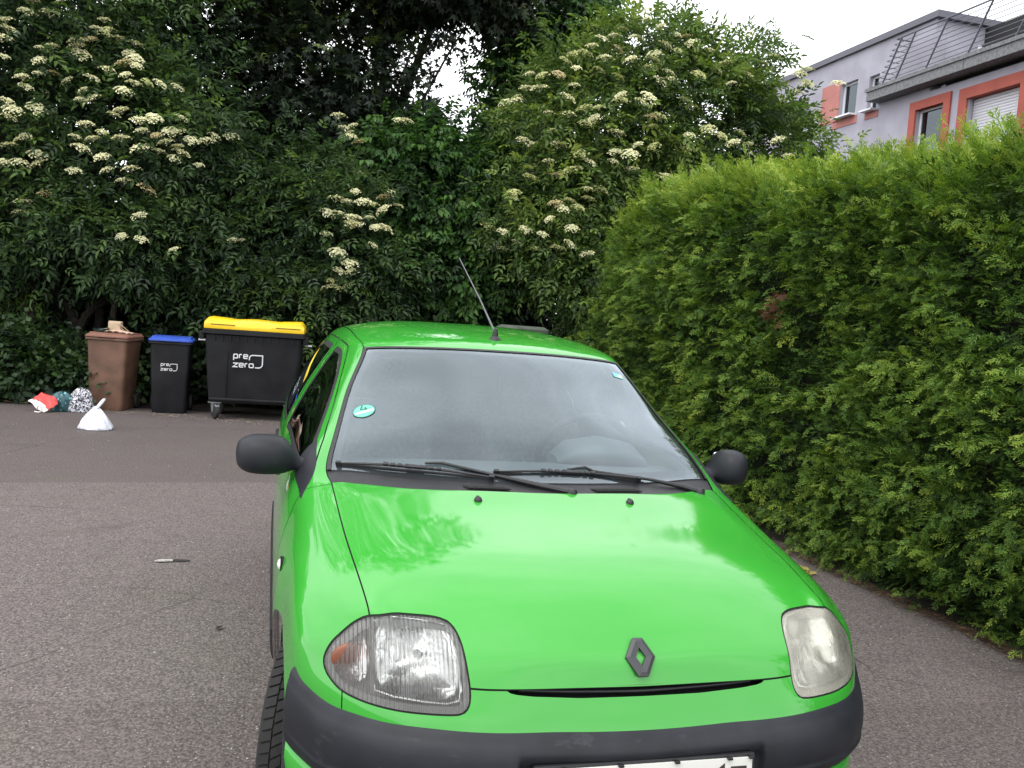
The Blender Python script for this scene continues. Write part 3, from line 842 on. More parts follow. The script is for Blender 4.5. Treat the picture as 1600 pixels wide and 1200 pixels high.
# top: upright and leaning young growth
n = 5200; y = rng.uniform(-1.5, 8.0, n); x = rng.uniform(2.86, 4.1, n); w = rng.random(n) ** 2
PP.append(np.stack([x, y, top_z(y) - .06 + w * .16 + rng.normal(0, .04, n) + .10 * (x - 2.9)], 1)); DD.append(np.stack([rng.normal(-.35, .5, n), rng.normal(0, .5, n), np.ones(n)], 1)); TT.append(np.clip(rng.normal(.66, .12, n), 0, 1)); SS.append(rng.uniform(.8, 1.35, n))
# a few long whips above the line
for (wy, wx, h) in [(1.9, 3.0, .35), (2.15, 3.1, .25), (2.7, 3.05, .28), (3.3, 3.1, .25), (3.8, 3.2, .22), (4.6, 3.2, .24), (5.6, 3.3, .25)] + [(7.1 + .25 * q, 3.2 + .12 * (q % 3), .62 - .10 * abs(q - 2)) for q in range(5)]:
    n = 46; t = rng.random(n)
    PP.append(np.stack([wx + rng.normal(0, .03, n) + .05 * t, wy + rng.normal(0, .035, n), top_z(wy) - .1 + t * (h + .1)], 1)); a = rng.uniform(0, 6.28, n)
    DD.append(np.stack([np.cos(a) * .6, np.sin(a) * .6, np.full(n, 1.0)], 1)); TT.append(np.clip(rng.normal(.62, .1, n), 0, 1)); SS.append(rng.uniform(.55, .9, n) * (1.15 - .5 * t))
P, D, T, S = np.vstack(PP), np.vstack(DD), np.concatenate(TT), np.concatenate(SS)
P[:, 2] = np.maximum(P[:, 2], .06)
H0 = np.array([3.3, 4, 0])
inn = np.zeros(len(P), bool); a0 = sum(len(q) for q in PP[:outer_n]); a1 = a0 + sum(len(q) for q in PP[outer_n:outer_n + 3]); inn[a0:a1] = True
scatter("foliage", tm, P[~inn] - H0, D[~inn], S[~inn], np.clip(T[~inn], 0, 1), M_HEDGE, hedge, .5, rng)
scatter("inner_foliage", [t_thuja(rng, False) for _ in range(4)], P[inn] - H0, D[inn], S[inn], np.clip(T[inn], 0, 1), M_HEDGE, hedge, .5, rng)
mb = MB()
mb.rbox((.42, -1.15, 1.28), (.90, 8.5, 2.53), .15); mb.build("dark_core", simple("dark_core", (.010, .011, .007), .95, var=.6, vscale=14, bump=(20, 1, .05)), hedge)  # solid dark block added inside the hedge so no daylight shows through
mb = MB()
for k in range(17): mb.tube([(.15 + rng.normal(0, .05), -5.2 + k * .58, 0), (.15, -5.2 + k * .58, 1.2), (.2, -5.2 + k * .58, 2.3)], [.045, .035, .02], 7)
mb.build("trunk", BARK, hedge)
# one scorched brown tuft in the face
n = 26; c = np.array([2.70, 4.05, 1.66])
for_b = c + rng.normal(0, .05, (n, 3)) * [.3, 1.2, 1]
scatter("brown_tuft", tm, for_b - np.array([3.3, 4, 0]), np.stack([-np.ones(n), rng.normal(0, .6, n), rng.normal(0, .6, n)], 1), rng.uniform(.5, .8, n), np.clip(rng.normal(.5, .2, n), 0, 1), leaf_mat("scorched_spray", [(0, (.05, .022, .012)), (1, (.20, .085, .045))], .1), hedge, .5, rng)

# flower heads: where they sit on the elder bushes
FLOWERS_L = [(-3.94,10.58,4.73),(-3.71,10.67,4.78),(-3.09,10.68,4.8),(-3.17,10.69,4.68),(-3.07,10.7,4.67),(-3.23,10.7,4.55),(-3.39,10.71,4.5),(-3.4,10.73,4.44),(-3.35,10.74,4.35),(-2.95,10.73,4.6),(-3.77,10.53,4.32),(-3.65,10.58,4.37),(-4.13,10.41,4.13),(-3.77,10.5,4.16),(-3.77,10.47,4.0),(-3.61,10.54,4.04),(-3.93,10.42,3.92),(-3.89,10.42,3.81),(-3.45,10.53,3.97),(-3.16,10.42,4.01),(-2.99,10.44,4.14),(-3.24,10.37,3.85),(-3.13,10.29,3.73),(-3.26,10.33,3.73),(-2.79,10.62,4.43),(-2.71,10.56,4.35),(-2.81,10.49,4.26),(-2.67,10.48,4.25),(-2.77,10.39,4.1),(-2.67,10.34,4.0),(-2.52,10.37,4.04),(-2.38,10.4,4.05),(-2.77,10.29,3.88),(-2.18,10.47,4.05),(-2.72,10.79,4.58),(-4.08,10.37,3.61),(-4.01,10.38,3.51),(-4.05,10.38,3.42),(-3.77,10.44,3.57),(-2.86,10.2,3.57),(-2.78,10.21,3.63),(-2.41,10.23,3.59),(-2.1,10.34,3.65),(-3.17,10.23,3.42),(-2.98,10.17,3.34),(-3.29,10.25,3.26),(-3.08,10.19,3.25),(-2.76,10.15,3.29),(-2.53,10.17,3.41),(-2.37,10.19,3.38),(-2.56,10.19,3.53),(-2.21,10.25,3.45),(-2.1,10.29,3.47),(-1.98,10.33,3.39),(-1.8,10.46,3.42),(-1.72,10.54,3.51),(-1.52,10.79,3.57),(-2.54,10.15,3.19),(-2.33,10.19,3.19),(-2.26,10.21,3.31),(-2.12,10.26,3.28),(-2.08,10.27,3.21),(-2.15,10.24,3.13),(-3.21,10.21,3.12),(-2.97,10.16,3.04),(-3.93,10.41,3.18),(-4.05,10.39,3.09),(-3.87,10.42,3.23),(-3.74,10.47,3.02),(-3.93,10.43,2.9),(-3.74,10.48,2.91),(-4.11,10.4,2.88),(-3.29,10.25,2.85),(-1.87,10.37,3.1),(-1.37,11.04,3.35),(-2.46,10.19,2.71),(-2.71,10.16,2.78),(-2.91,10.16,2.89),(-2.63,10.14,2.93),(-3.64,10.49,2.56),(-3.9,10.52,2.44),(-3.9,10.45,2.3),(-2.68,9.96,2.1),(-2.46,9.95,2.08),(-2.51,10.09,2.37),(-1.43,10.45,2.2),(-1.34,10.6,2.21),(-2.09,10.01,1.99),(-4.17,10.45,4.35),(-3.91,10.65,4.9),(-3.58,10.65,4.95),(-4.16,10.49,4.57),(-4.11,10.48,4.47)]
FLOWERS_M = [(0.17,10.68,3.26),(0.1,10.37,2.98),(0.59,10.6,3.05),(0.51,10.44,2.95),(-0.15,10.33,2.85),(-0.01,10.29,2.83),(0.21,10.29,2.84),(0.34,10.29,2.82),(0.69,10.5,2.86),(-0.24,10.27,2.65),(-0.12,10.23,2.66),(0.48,10.31,2.77),(0.07,10.18,2.61),(0.29,10.2,2.64),(0.08,10.16,2.53),(0.02,10.16,2.52),(0.37,10.19,2.52),(0.51,10.23,2.52),(-0.14,10.94,4.05),(0.06,10.83,3.92),(-0.02,10.96,3.87),(0.02,10.85,3.77),(0.15,10.86,3.71),(0.77,10.73,4.05),(0.67,10.75,4.05),(0.08,10.16,2.53),(0.14,10.16,2.52),(0.38,10.19,2.52),(0.5,10.23,2.52),(-0.25,10.2,2.37),(0.35,10.13,2.28),(-0.1,10.13,2.14),(0.07,10.1,2.01),(-0.07,10.13,1.91),(0.1,10.11,1.91),(-0.15,10.17,1.78),(-0.22,10.21,1.68),(-0.07,10.17,1.68),(0.07,10.14,1.73)]
FLOWERS_R = [(3.55,9.98,5.5),(5.13,10.47,5.85),(4.08,9.92,5.6),(3.68,9.91,5.4),(4.13,9.86,5.34),(4.34,9.9,5.31),(4.6,9.99,5.47),(2.88,9.98,5.06),(3.01,9.92,5.08),(2.76,9.99,4.96),(2.87,9.81,4.84),(2.39,10.42,4.84),(4.01,9.91,5.21),(4.0,9.83,5.1),(3.61,9.73,5.04),(3.88,9.7,4.96),(4.19,9.8,4.97),(4.01,9.64,4.79),(4.23,9.75,4.86),(5.09,9.9,5.24),(5.46,10.01,5.3),(5.97,10.46,5.5),(5.42,9.87,5.12),(5.11,9.72,4.93),(6.53,10.13,5.21),(6.44,10.2,5.08),(6.93,9.93,5.22),(6.41,10.15,5.35),(6.5,10.09,5.4),(2.83,9.72,4.59),(2.74,9.71,4.41),(2.76,9.66,4.19),(2.95,9.57,4.27),(3.11,9.51,4.29),(2.32,10.28,4.61),(2.44,10.05,4.57),(2.24,10.44,4.51),(2.19,10.85,4.51),(3.41,9.49,4.48),(3.41,9.47,4.41),(3.69,9.46,4.42),(3.8,9.49,4.51),(3.86,9.44,4.13),(3.96,9.47,4.28),(3.84,9.45,4.25),(2.97,9.54,4.08),(3.07,9.51,4.14),(3.36,9.44,3.98),(4.48,9.58,4.11),(3.68,9.43,3.87),(3.92,9.45,3.88),(4.73,9.54,4.22),(4.93,9.53,4.15),(5.24,9.55,4.23),(5.93,9.75,4.25),(5.37,9.56,4.09),(2.57,9.78,3.97),(2.66,9.73,3.79),(2.4,9.98,3.81),(2.3,10.1,3.86),(3.37,9.46,3.74),(3.58,9.44,3.73),(4.47,9.59,3.92),(2.53,9.64,3.55),(3.66,9.48,3.54),(4.15,9.58,3.52),(3.07,9.56,3.58),(2.92,9.58,3.5),(2.77,9.5,3.43),(2.61,9.46,3.35),(2.28,9.56,3.29),(3.02,9.43,3.21),(3.23,9.55,3.24),(2.08,9.65,3.09),(2.08,9.63,3.01),(2.58,9.35,2.97),(2.76,9.34,3.03),(2.67,9.33,2.91),(3.04,9.4,3.08),(2.88,9.34,2.95),(1.9,10.14,2.68),(2.25,9.54,2.62),(2.83,9.37,2.68),(2.46,9.44,2.57),(2.03,10.27,2.42),(2.09,9.97,2.37),(2.41,9.58,2.39),(2.68,9.44,2.41),(2.82,9.38,2.47),(3.03,9.25,2.36),(2.18,9.7,2.46),(2.02,9.82,2.59),(2.52,9.37,2.77),(2.16,10.89,4.25),(5.12,9.53,4.08),(6.23,9.92,4.09),(2.94,9.59,3.69),(2.53,9.83,4.21),(2.23,10.38,4.44),(3.37,9.48,3.62),(6.05,10.24,5.56),(3.12,9.98,5.21),(3.3,10.13,5.38),(3.43,10.03,5.41),(4.0,10.25,5.89),(3.9,10.02,5.7),(4.31,9.9,5.52),(3.24,9.76,5.01),(3.45,9.86,5.19),(3.76,9.89,5.37),(4.48,9.96,5.54),(4.91,10.08,5.45),(4.63,9.77,4.99),(4.91,9.8,5.1),(2.49,10.11,4.76),(2.66,9.91,4.75),(3.38,9.58,4.74),(3.14,9.68,4.82),(4.42,9.67,4.59),(4.51,9.62,4.5)]

M_UMB = simple("elder_blossom", (.72, .71, .42), .8, var=.15, vscale=60)
M_UMB2 = simple("elder_blossom_fading", (.48, .40, .20), .85, var=.25, vscale=60)
M_UMB3 = simple("elder_blossom_green", (.46, .48, .20), .85, var=.2, vscale=60)
def umbel(seed):
    """flat-topped head of many tiny flowers on branching stalks"""
    r = random.Random(seed); V, F = [], []
    R0 = .085
    subs = [(0, 0)] + [(R0 * .62 * math.cos(a), R0 * .62 * math.sin(a)) for a in np.linspace(0, 6.28, 6)[:-1] + r.random()]
    for (sx, sy) in subs:
        for _ in range(40):
            a, q = r.random() * 6.28, R0 * .46 * r.random() ** .5
            x, y = sx + q * math.cos(a), sy + q * math.sin(a)
            z = .030 - 3.2 * (x * x + y * y) + .010 * math.cos(q / R0 * 5) + r.uniform(-.004, .004); s = r.uniform(.0055, .0085); t = r.random() * 6.28
            b = len(V); n1, n2 = r.uniform(-.5, .5) * s, r.uniform(-.5, .5) * s
            V += [(x + s * math.cos(t), y + s * math.sin(t), z + n1), (x - s * math.sin(t), y + s * math.cos(t), z + n2), (x - s * math.cos(t), y - s * math.sin(t), z - n1), (x + s * math.sin(t), y - s * math.cos(t), z - n2)]
            F.append((b, b + 1, b + 2, b + 3))
        b = len(V); V += [(sx - .0012, sy, .012), (sx + .0012, sy, .012), (.0012, 0, -.03), (-.0012, 0, -.03)]; F.append((b, b + 1, b + 2, b + 3))
    return np.array(V), np.array(F)
UMB = []
for k, m_ in enumerate((M_UMB, M_UMB, M_UMB, M_UMB2, M_UMB3)):
    V, F = umbel(k); o = mesh_np("flower_cluster", V, F, m_, None, False); UMB.append(o.data); bpy.data.objects.remove(o)
r = random.Random(5)
def place_flowers(bush_, pts, p2, p3):
    for (x, y, z) in pts:
        q = r.random(); me = UMB[3] if q < p2 else UMB[4] if q < p2 + p3 else UMB[r.randrange(3)]
        o = bpy.data.objects.new("flower_cluster", me); col.objects.link(o); o.parent = bush_
        o.location = Vector((x, y, z)) - bush_.location
        tilt_ = r.uniform(.15, .75); az = math.radians(r.uniform(200, 340))
        o.rotation_euler = Vector((math.cos(az) * math.sin(tilt_), math.sin(az) * math.sin(tilt_), math.cos(tilt_))).to_track_quat("Z", "Y").to_euler()
        s = r.uniform(.85, 1.55); o.scale = (s, s, s)
place_flowers(elder_l, FLOWERS_L, .12, .10)
place_flowers(elder_m, FLOWERS_M, .10, .08)
place_flowers(elder_r, FLOWERS_R, .10, .34)
# ================================================================ the car
def paint_mat():
    m, N, L, P = mat_new("green_paint")
    P.inputs["Base Color"].default_value = (.037, .292, .032, 1)
    P.inputs["Roughness"].default_value = .07
    P.inputs["Specular IOR Level"].default_value = .55
    tc = N.new("ShaderNodeTexCoord")
    n1 = N.new("ShaderNodeTexNoise"); n1.inputs["Scale"].default_value = 5; n1.inputs["Detail"].default_value = 8
    rp = N.new("ShaderNodeMapRange"); rp.inputs[1].default_value = .35; rp.inputs[2].default_value = .75
    rp.inputs[3].default_value = .03; rp.inputs[4].default_value = .11
    L.new(tc.outputs["Object"], n1.inputs["Vector"]); L.new(n1.outputs["Fac"], rp.inputs[0])
    L.new(rp.outputs[0], P.inputs["Roughness"])
    # faint dust film
    n2 = N.new("ShaderNodeTexNoise"); n2.inputs["Scale"].default_value = 2.3; n2.inputs["Detail"].default_value = 10; n2.inputs["Roughness"].default_value = .7
    r2 = N.new("ShaderNodeMapRange"); r2.inputs[1].default_value = .5; r2.inputs[2].default_value = .85; r2.inputs[3].default_value = 0; r2.inputs[4].default_value = .16
    mx = N.new("ShaderNodeMixRGB"); mx.inputs[1].default_value = (.037, .292, .032, 1); mx.inputs[2].default_value = (.17, .31, .15, 1)
    L.new(tc.outputs["Object"], n2.inputs["Vector"]); L.new(n2.outputs["Fac"], r2.inputs[0]); L.new(r2.outputs[0], mx.inputs[0])
    # stone chips and water spots
    vo = N.new("ShaderNodeTexVoronoi"); vo.inputs["Scale"].default_value = 26; L.new(tc.outputs["Object"], vo.inputs["Vector"])
    sp = N.new("ShaderNodeSeparateColor"); L.new(vo.outputs["Color"], sp.inputs[0])
    th = N.new("ShaderNodeMath"); th.operation = "POWER"; th.inputs[1].default_value = 14; L.new(sp.outputs[0], th.inputs[0])
    t2 = N.new("ShaderNodeMath"); t2.operation = "MULTIPLY"; t2.inputs[1].default_value = .10; L.new(th.outputs[0], t2.inputs[0])
    lt = N.new("ShaderNodeMath"); lt.operation = "LESS_THAN"; L.new(vo.outputs["Distance"], lt.inputs[0]); L.new(t2.outputs[0], lt.inputs[1])
    lf = N.new("ShaderNodeMath"); lf.operation = "MULTIPLY"; lf.inputs[1].default_value = .45; L.new(lt.outputs[0], lf.inputs[0])
    m4 = N.new("ShaderNodeMixRGB"); m4.inputs[2].default_value = (.10, .13, .08, 1); L.new(lf.outputs[0], m4.inputs[0]); L.new(mx.outputs["Color"], m4.inputs[1])
    L.new(m4.outputs["Color"], P.inputs["Base Color"])
    return m

def scuffed(name, rgb, light, rough):
    """textured plastic with faded and scuffed patches"""
    m = simple(name, rgb, rough, var=.3, vscale=9, bump=(1100, .35, .0007))
    N, L = m.node_tree.nodes, m.node_tree.links; P = N["Principled BSDF"]
    src = P.inputs["Base Color"].links[0].from_socket
    tc = N.new("ShaderNodeTexCoord"); mp = N.new("ShaderNodeMapping"); mp.inputs["Scale"].default_value = (5, 9, 16)
    no = N.new("ShaderNodeTexNoise"); no.inputs["Scale"].default_value = 1.3; no.inputs["Detail"].default_value = 9; no.inputs["Roughness"].default_value = .72
    L.new(tc.outputs["Object"], mp.inputs["Vector"]); L.new(mp.outputs["Vector"], no.inputs["Vector"])
    r = N.new("ShaderNodeMapRange"); r.inputs[1].default_value = .60; r.inputs[2].default_value = .76; r.inputs[3].default_value = 0; r.inputs[4].default_value = .7
    mx = N.new("ShaderNodeMixRGB"); mx.inputs[2].default_value = (*light, 1)
    L.new(no.outputs["Fac"], r.inputs[0]); L.new(r.outputs[0], mx.inputs[0]); L.new(src, mx.inputs[1]); L.new(mx.outputs["Color"], P.inputs["Base Color"])
    r3 = N.new("ShaderNodeMapRange"); r3.inputs[3].default_value = rough - .10; r3.inputs[4].default_value = rough + .18; P.inputs['Specular IOR Level'].default_value = .3; L.new(no.outputs["Fac"], r3.inputs[0]); L.new(r3.outputs[0], P.inputs["Roughness"])
    return m

def dusty_hazy_glass(name, tint, refl, film):
    """glass with a thin uneven film: dust and smears, and a painted haze lifting its tone"""
    m = glass_mat(name, tint, refl); N, L = m.node_tree.nodes, m.node_tree.links
    out = N["Material Output"]; src = out.inputs["Surface"].links[0].from_socket
    df = N.new("ShaderNodeBsdfDiffuse"); df.inputs["Color"].default_value = (.44, .50, .54, 1)  # dust, plus a painted pale haze that lifts the dark glass
    tc = N.new("ShaderNodeTexCoord"); no = N.new("ShaderNodeTexNoise"); no.inputs["Scale"].default_value = 3.2; no.inputs["Detail"].default_value = 7; no.inputs["Distortion"].default_value = .8
    L.new(tc.outputs["Object"], no.inputs["Vector"])
    r = N.new("ShaderNodeMapRange"); r.inputs[1].default_value = .3; r.inputs[2].default_value = .75; r.inputs[3].default_value = film * .55; r.inputs[4].default_value = film * 1.5; L.new(no.outputs["Fac"], r.inputs[0])
    mx = N.new("ShaderNodeMixShader"); L.new(r.outputs[0], mx.inputs["Fac"]); L.new(src, mx.inputs[1]); L.new(df.outputs[0], mx.inputs[2]); L.new(mx.outputs[0], out.inputs["Surface"])
    return m

M_PAINT = paint_mat()
M_BLACK = simple("black_trim", (.011, .011, .013), .5, var=.25, vscale=30, bump=(900, .25, .0006))
M_BUMP = scuffed("bumper_plastic", (.014, .0155, .020), (.060, .062, .070), .46)
M_GAP = simple("panel_gap", (.006, .007, .006), .9)
M_RUBBER = simple("tyre_rubber", (.024, .023, .022), .75, var=.25, vscale=25, bump=(150, .3, .001))
M_DARK = simple("dark_interior", (.02, .021, .024), .8)
M_DASH = simple("dashboard_vinyl", (.105, .12, .125), .6, bump=(600, .3, .0006))
M_SEAT = simple("seat_cloth", (.17, .185, .20), .9, var=.3, vscale=60)
M_CHROME = simple("lamp_reflector", (.82, .84, .85), .08, metal=1.0)
M_GREYP = simple("lamp_bezel", (.30, .31, .32), .35)
M_AMBER = simple("indicator_amber", (.20, .066, .032), .5, var=.2, vscale=40)
M_STEEL = simple("wheel_steel", (.45, .46, .47), .35, metal=.8)
M_WSGLASS = dusty_hazy_glass("windscreen_glass", (.86, .96, .96), 2.15, .018)
M_SIDEGLASS = glass_mat("side_glass", (.55, .60, .58), 1.6)

car = empty("car", (0, 0, 0))
tag(car, "bright green hatchback with black bumper parked facing the viewer in front of the hedge", "car")

ROWS = [
 [(0,.066,.550),(.22,.070,.550),(.43,.084,.555),(.62,.178,.545),(.705,.28,.545),(.745,.345,.545),(.768,.385,.50),(.780,.40,.42),(.778,.40,.32),(.765,.40,.20)],
 [(0,.082,.593),(.22,.086,.594),(.43,.100,.602),(.617,.186,.598),(.708,.288,.598),(.750,.352,.592),(.772,.395,.53),(.783,.41,.43),(.78,.41,.32),(.766,.41,.20)],
 [(0,.104,.645),(.22,.107,.646),(.405,.120,.648),(.608,.205,.645),(.710,.312,.640),(.757,.375,.63),(.776,.42,.56),(.787,.43,.44),(.782,.43,.32),(.767,.43,.20)],
 [(0,.122,.695),(.22,.128,.694),(.409,.148,.695),(.604,.232,.692),(.711,.34,.682),(.762,.405,.665),(.780,.45,.58),(.79,.46,.45),(.784,.46,.32),(.768,.46,.20)],
 [(0,.150,.738),(.22,.157,.737),(.416,.188,.738),(.605,.268,.730),(.711,.375,.712),(.766,.45,.69),(.785,.49,.60),(.793,.50,.46),(.786,.50,.32),(.769,.50,.20)],
 [(0,.200,.780),(.22,.207,.779),(.436,.236,.773),(.609,.309,.765),(.713,.42,.735),(.769,.50,.712),(.788,.54,.62),(.796,.55,.47),(.788,.55,.32),(.770,.55,.20)],
 [(0,.290,.822),(.22,.296,.820),(.435,.325,.808),(.614,.375,.786),(.717,.48,.757),(.771,.57,.730),(.791,.60,.64),(.799,.61,.48),(.789,.61,.32),(.770,.61,.20)],
 [(0,.430,.862),(.22,.435,.860),(.445,.460,.845),(.625,.500,.814),(.722,.58,.782),(.773,.68,.750),(.794,.70,.655),(.802,.71,.49),(.790,.71,.33),(.770,.71,.20)],
 [(0,.640,.905),(.22,.650,.901),(.455,.670,.886),(.641,.720,.853),(.730,.78,.822),(.775,.84,.775),(.797,.85,.67),(.804,.86,.50),(.791,.86,.33),(.769,.86,.20)],
 [(0,.875,.941),(.22,.895,.938),(.475,.960,.934),(.659,1.065,.923),(.740,1.06,.880),(.777,1.05,.805),(.799,1.04,.69),(.806,1.03,.50),(.792,1.03,.33),(.768,1.03,.20)],
 [(0,.945,.960),(.22,.968,.959),(.480,1.055,.955),(.672,1.135,.948),(.732,1.165,.917),(.772,1.17,.865),(.801,1.17,.70),(.807,1.17,.50),(.792,1.17,.33),(.767,1.17,.20)],
 [(0,1.06,1.043),(.22,1.08,1.041),(.465,1.165,1.036),(.649,1.26,1.029),(.690,1.29,1.010),(.768,1.30,.905),(.802,1.30,.72),(.807,1.30,.50),(.792,1.30,.33),(.766,1.30,.20)],
 [(0,1.24,1.153),(.21,1.255,1.151),(.435,1.345,1.143),(.610,1.44,1.128),(.648,1.47,1.105),(.770,1.47,.920),(.803,1.47,.73),(.807,1.47,.50),(.792,1.47,.33),(.766,1.47,.20)],
 [(0,1.40,1.243),(.20,1.415,1.240),(.410,1.49,1.231),(.571,1.567,1.214),(.610,1.61,1.188),(.772,1.62,.928),(.803,1.62,.735),(.807,1.62,.50),(.792,1.62,.33),(.766,1.62,.20)],
 [(0,1.585,1.345),(.19,1.60,1.343),(.370,1.65,1.335),(.519,1.716,1.318),(.567,1.77,1.285),(.773,1.80,.935),(.803,1.80,.74),(.807,1.80,.50),(.792,1.80,.33),(.766,1.80,.20)],
 [(0,1.72,1.375),(.19,1.735,1.373),(.370,1.785,1.362),(.525,1.85,1.340),(.566,1.90,1.310),(.773,1.93,.938),(.803,1.93,.74),(.807,1.93,.50),(.792,1.93,.33),(.766,1.93,.20)],
 [(0,2.00,1.400),(.19,2.01,1.398),(.375,2.03,1.386),(.530,2.06,1.356),(.568,2.08,1.325),(.773,2.10,.942),(.803,2.10,.74),(.807,2.10,.50),(.792,2.10,.33),(.766,2.10,.20)],
 [(0,2.45,1.415),(.19,2.45,1.413),(.375,2.46,1.400),(.530,2.48,1.364),(.568,2.50,1.332),(.768,2.50,.955),(.800,2.50,.74),(.805,2.50,.50),(.791,2.50,.33),(.765,2.50,.20)],
 [(0,2.95,1.400),(.19,2.95,1.398),(.365,2.96,1.382),(.515,2.98,1.342),(.553,3.00,1.308),(.752,3.00,.968),(.790,3.00,.74),(.797,3.00,.50),(.785,3.00,.33),(.760,3.00,.20)],
 [(0,3.40,1.335),(.18,3.40,1.333),(.350,3.40,1.315),(.485,3.40,1.275),(.525,3.40,1.235),(.725,3.40,.975),(.770,3.42,.74),(.780,3.42,.50),(.770,3.42,.33),(.740,3.42,.20)],
 [(0,3.60,1.170),(.18,3.595,1.168),(.350,3.58,1.150),(.490,3.56,1.120),(.530,3.55,1.090),(.695,3.56,.950),(.745,3.62,.72),(.755,3.65,.50),(.745,3.65,.33),(.710,3.65,.22)],
 [(0,3.70,.930),(.18,3.695,.930),(.380,3.68,.920),(.530,3.65,.900),(.570,3.645,.880),(.660,3.63,.820),(.700,3.68,.66),(.700,3.72,.48),(.690,3.72,.33),(.660,3.70,.24)],
 [(0,3.75,.500),(.18,3.748,.500),(.380,3.74,.500),(.530,3.73,.500),(.580,3.725,.480),(.620,3.72,.450),(.640,3.72,.42),(.650,3.72,.36),(.650,3.72,.30),(.650,3.70,.25)],
]
for _r in ROWS[8:20]:                      # lower body a little wider
    for _k in (6, 7, 8, 9):
        x, y, z = _r[_k]; _r[_k] = (x + .010, y, z)
for _i, _d, _f, _z in ((11, .003, .0, 0), (12, .003, .0, 0), (13, .004, .002, 0), (14, .006, .005, 0), (15, .010, .008, .006), (16, .020, .012, .010), (17, .026, .018, .012), (18, .022, .018, .010), (19, .012, .01, .006)):
    x, y, z = ROWS[_i][5]; ROWS[_i][5] = (x + _d, y, z)
    for _k in (3, 4):
        x, y, z = ROWS[_i][_k]; ROWS[_i][_k] = (x + _f * (1 if _k == 4 else .6), y, z + _z)
    for _k in (0, 1, 2):
        x, y, z = ROWS[_i][_k]; ROWS[_i][_k] = (x, y, z + _z)
CSEG = [14, 14, 14, 8, 22, 10, 12, 8, 6]
RSEG = [6, 6, 7, 7, 7, 9, 12, 16, 18, 9, 12, 14, 12, 14, 12, 14, 18, 14, 12, 8, 8, 6]

def dense_params(seg):
    out = []
    for i, k in enumerate(seg):
        out += [i + j / k for j in range(k)]
    return np.array(out + [float(len(seg))])

UQ, VQ = dense_params(CSEG), dense_params(RSEG)

def chord_eval(P, q):
    """interpolate the polyline P (n,3) at fractional indices q with chord-length natural cubic splines"""
    t = np.concatenate([[0], np.cumsum(np.sqrt(np.linalg.norm(np.diff(P, axis=0), axis=1)) * .5 + np.linalg.norm(np.diff(P, axis=0), axis=1) * .5)])
    f = ncspline(t, P)
    i = np.clip(q.astype(int), 0, len(P) - 2)
    return f(t[i] + (t[i + 1] - t[i]) * (q - i))

def car_surface():
    R = np.array(ROWS, float)                          # rows, cols, 3
    A = []
    for r in R:
        ext = np.vstack([r[3:0:-1] * [-1, 1, 1], r])   # mirrored side keeps the centreline smooth
        A.append(chord_eval(ext, UQ + 3))
    A = np.array(A)                                    # rows, nu, 3
    # bonnet heights: one smooth low-order surface through the measured points
    ph = np.array([(x, y, z) for r in ROWS[3:10] for (x, y, z) in r[:4]])
    def basis(x, y):
        return np.stack([x ** (2 * i) * y ** j for i in range(3) for j in range(5 if i == 0 else 3)], -1)
    sol = np.linalg.lstsq(basis(ph[:, 0], ph[:, 1]), ph[:, 2], rcond=1e-9)[0]
    G = []
    i9 = int(np.argmin(np.abs(VQ - 9)))
    for j in range(A.shape[1]):
        full = chord_eval(A[:, j], VQ)
        if UQ[j] <= 3.0001:
            ex = A[9, j] + (A[9, j] - A[8, j]) * .35
            front = chord_eval(np.vstack([A[:10, j], ex]), VQ[:i9 + 1])
            zf = basis(front[:, 0], front[:, 1]) @ sol
            wgt = smoothstep(2.6, 4.2, VQ[:i9 + 1]) * (1 - smoothstep(2.55, 2.95, np.full(i9 + 1, UQ[j])))
            front[:, 2] = front[:, 2] * (1 - wgt) + zf * wgt
            bk = chord_eval(np.vstack([front[-1] , A[10:, j]]), VQ[i9:] - 9)
            full = np.vstack([front[:-1], bk])
        G.append(full)
    G = np.array(G)
    G[0, :, 0] = 0
    return G

G = car_surface()
NU, NV = G.shape[:2]
du = np.gradient(G, axis=0); dv = np.gradient(G, axis=1)
du[0, :, 1:] = 0
nrm = np.cross(du, dv)
nrm /= np.maximum(np.linalg.norm(nrm, axis=2, keepdims=True), 1e-9)
if nrm[5, 80, 2] < 0: nrm = -nrm
su = np.linalg.norm(du, axis=2) / np.gradient(UQ)[:, None]
sv = np.linalg.norm(dv, axis=2) / np.gradient(VQ)[None, :]
UU, VV = np.meshgrid(UQ, VQ, indexing="ij")
DATA = np.concatenate([G, UU[..., None], VV[..., None], nrm, su[..., None], sv[..., None]], axis=2).reshape(-1, 10)
idx = np.arange(NU * NV).reshape(NU, NV)
a, b, c_, d_ = idx[:-1, :-1].ravel(), idx[1:, :-1].ravel(), idx[1:, 1:].ravel(), idx[:-1, 1:].ravel()
TRI = np.vstack([np.stack([a, b, c_], 1), np.stack([a, c_, d_], 1)])
SHELL = TM(DATA, TRI)
# face winding to match the normals
_e = np.cross(SHELL.xyz[TRI[:, 1]] - SHELL.xyz[TRI[:, 0]], SHELL.xyz[TRI[:, 2]] - SHELL.xyz[TRI[:, 0]])
if ((_e * SHELL.D[TRI[:, 0], 5:8]).sum(1) < 0).mean() > .5: SHELL.T = SHELL.T[:, ::-1]

def SURF(u, v):
    """point and normal of the shell at fractional column u, row v"""
    iu = np.interp(u, UQ, np.arange(NU)); iv = np.interp(v, VQ, np.arange(NV))
    i, j = int(min(iu, NU - 2)), int(min(iv, NV - 2)); s, t = iu - i, iv - j
    def q(X): return X[i, j] * (1 - s) * (1 - t) + X[i + 1, j] * s * (1 - t) + X[i, j + 1] * (1 - s) * t + X[i + 1, j + 1] * s * t
    return Vector(q(G)), Vector(q(nrm)).normalized()

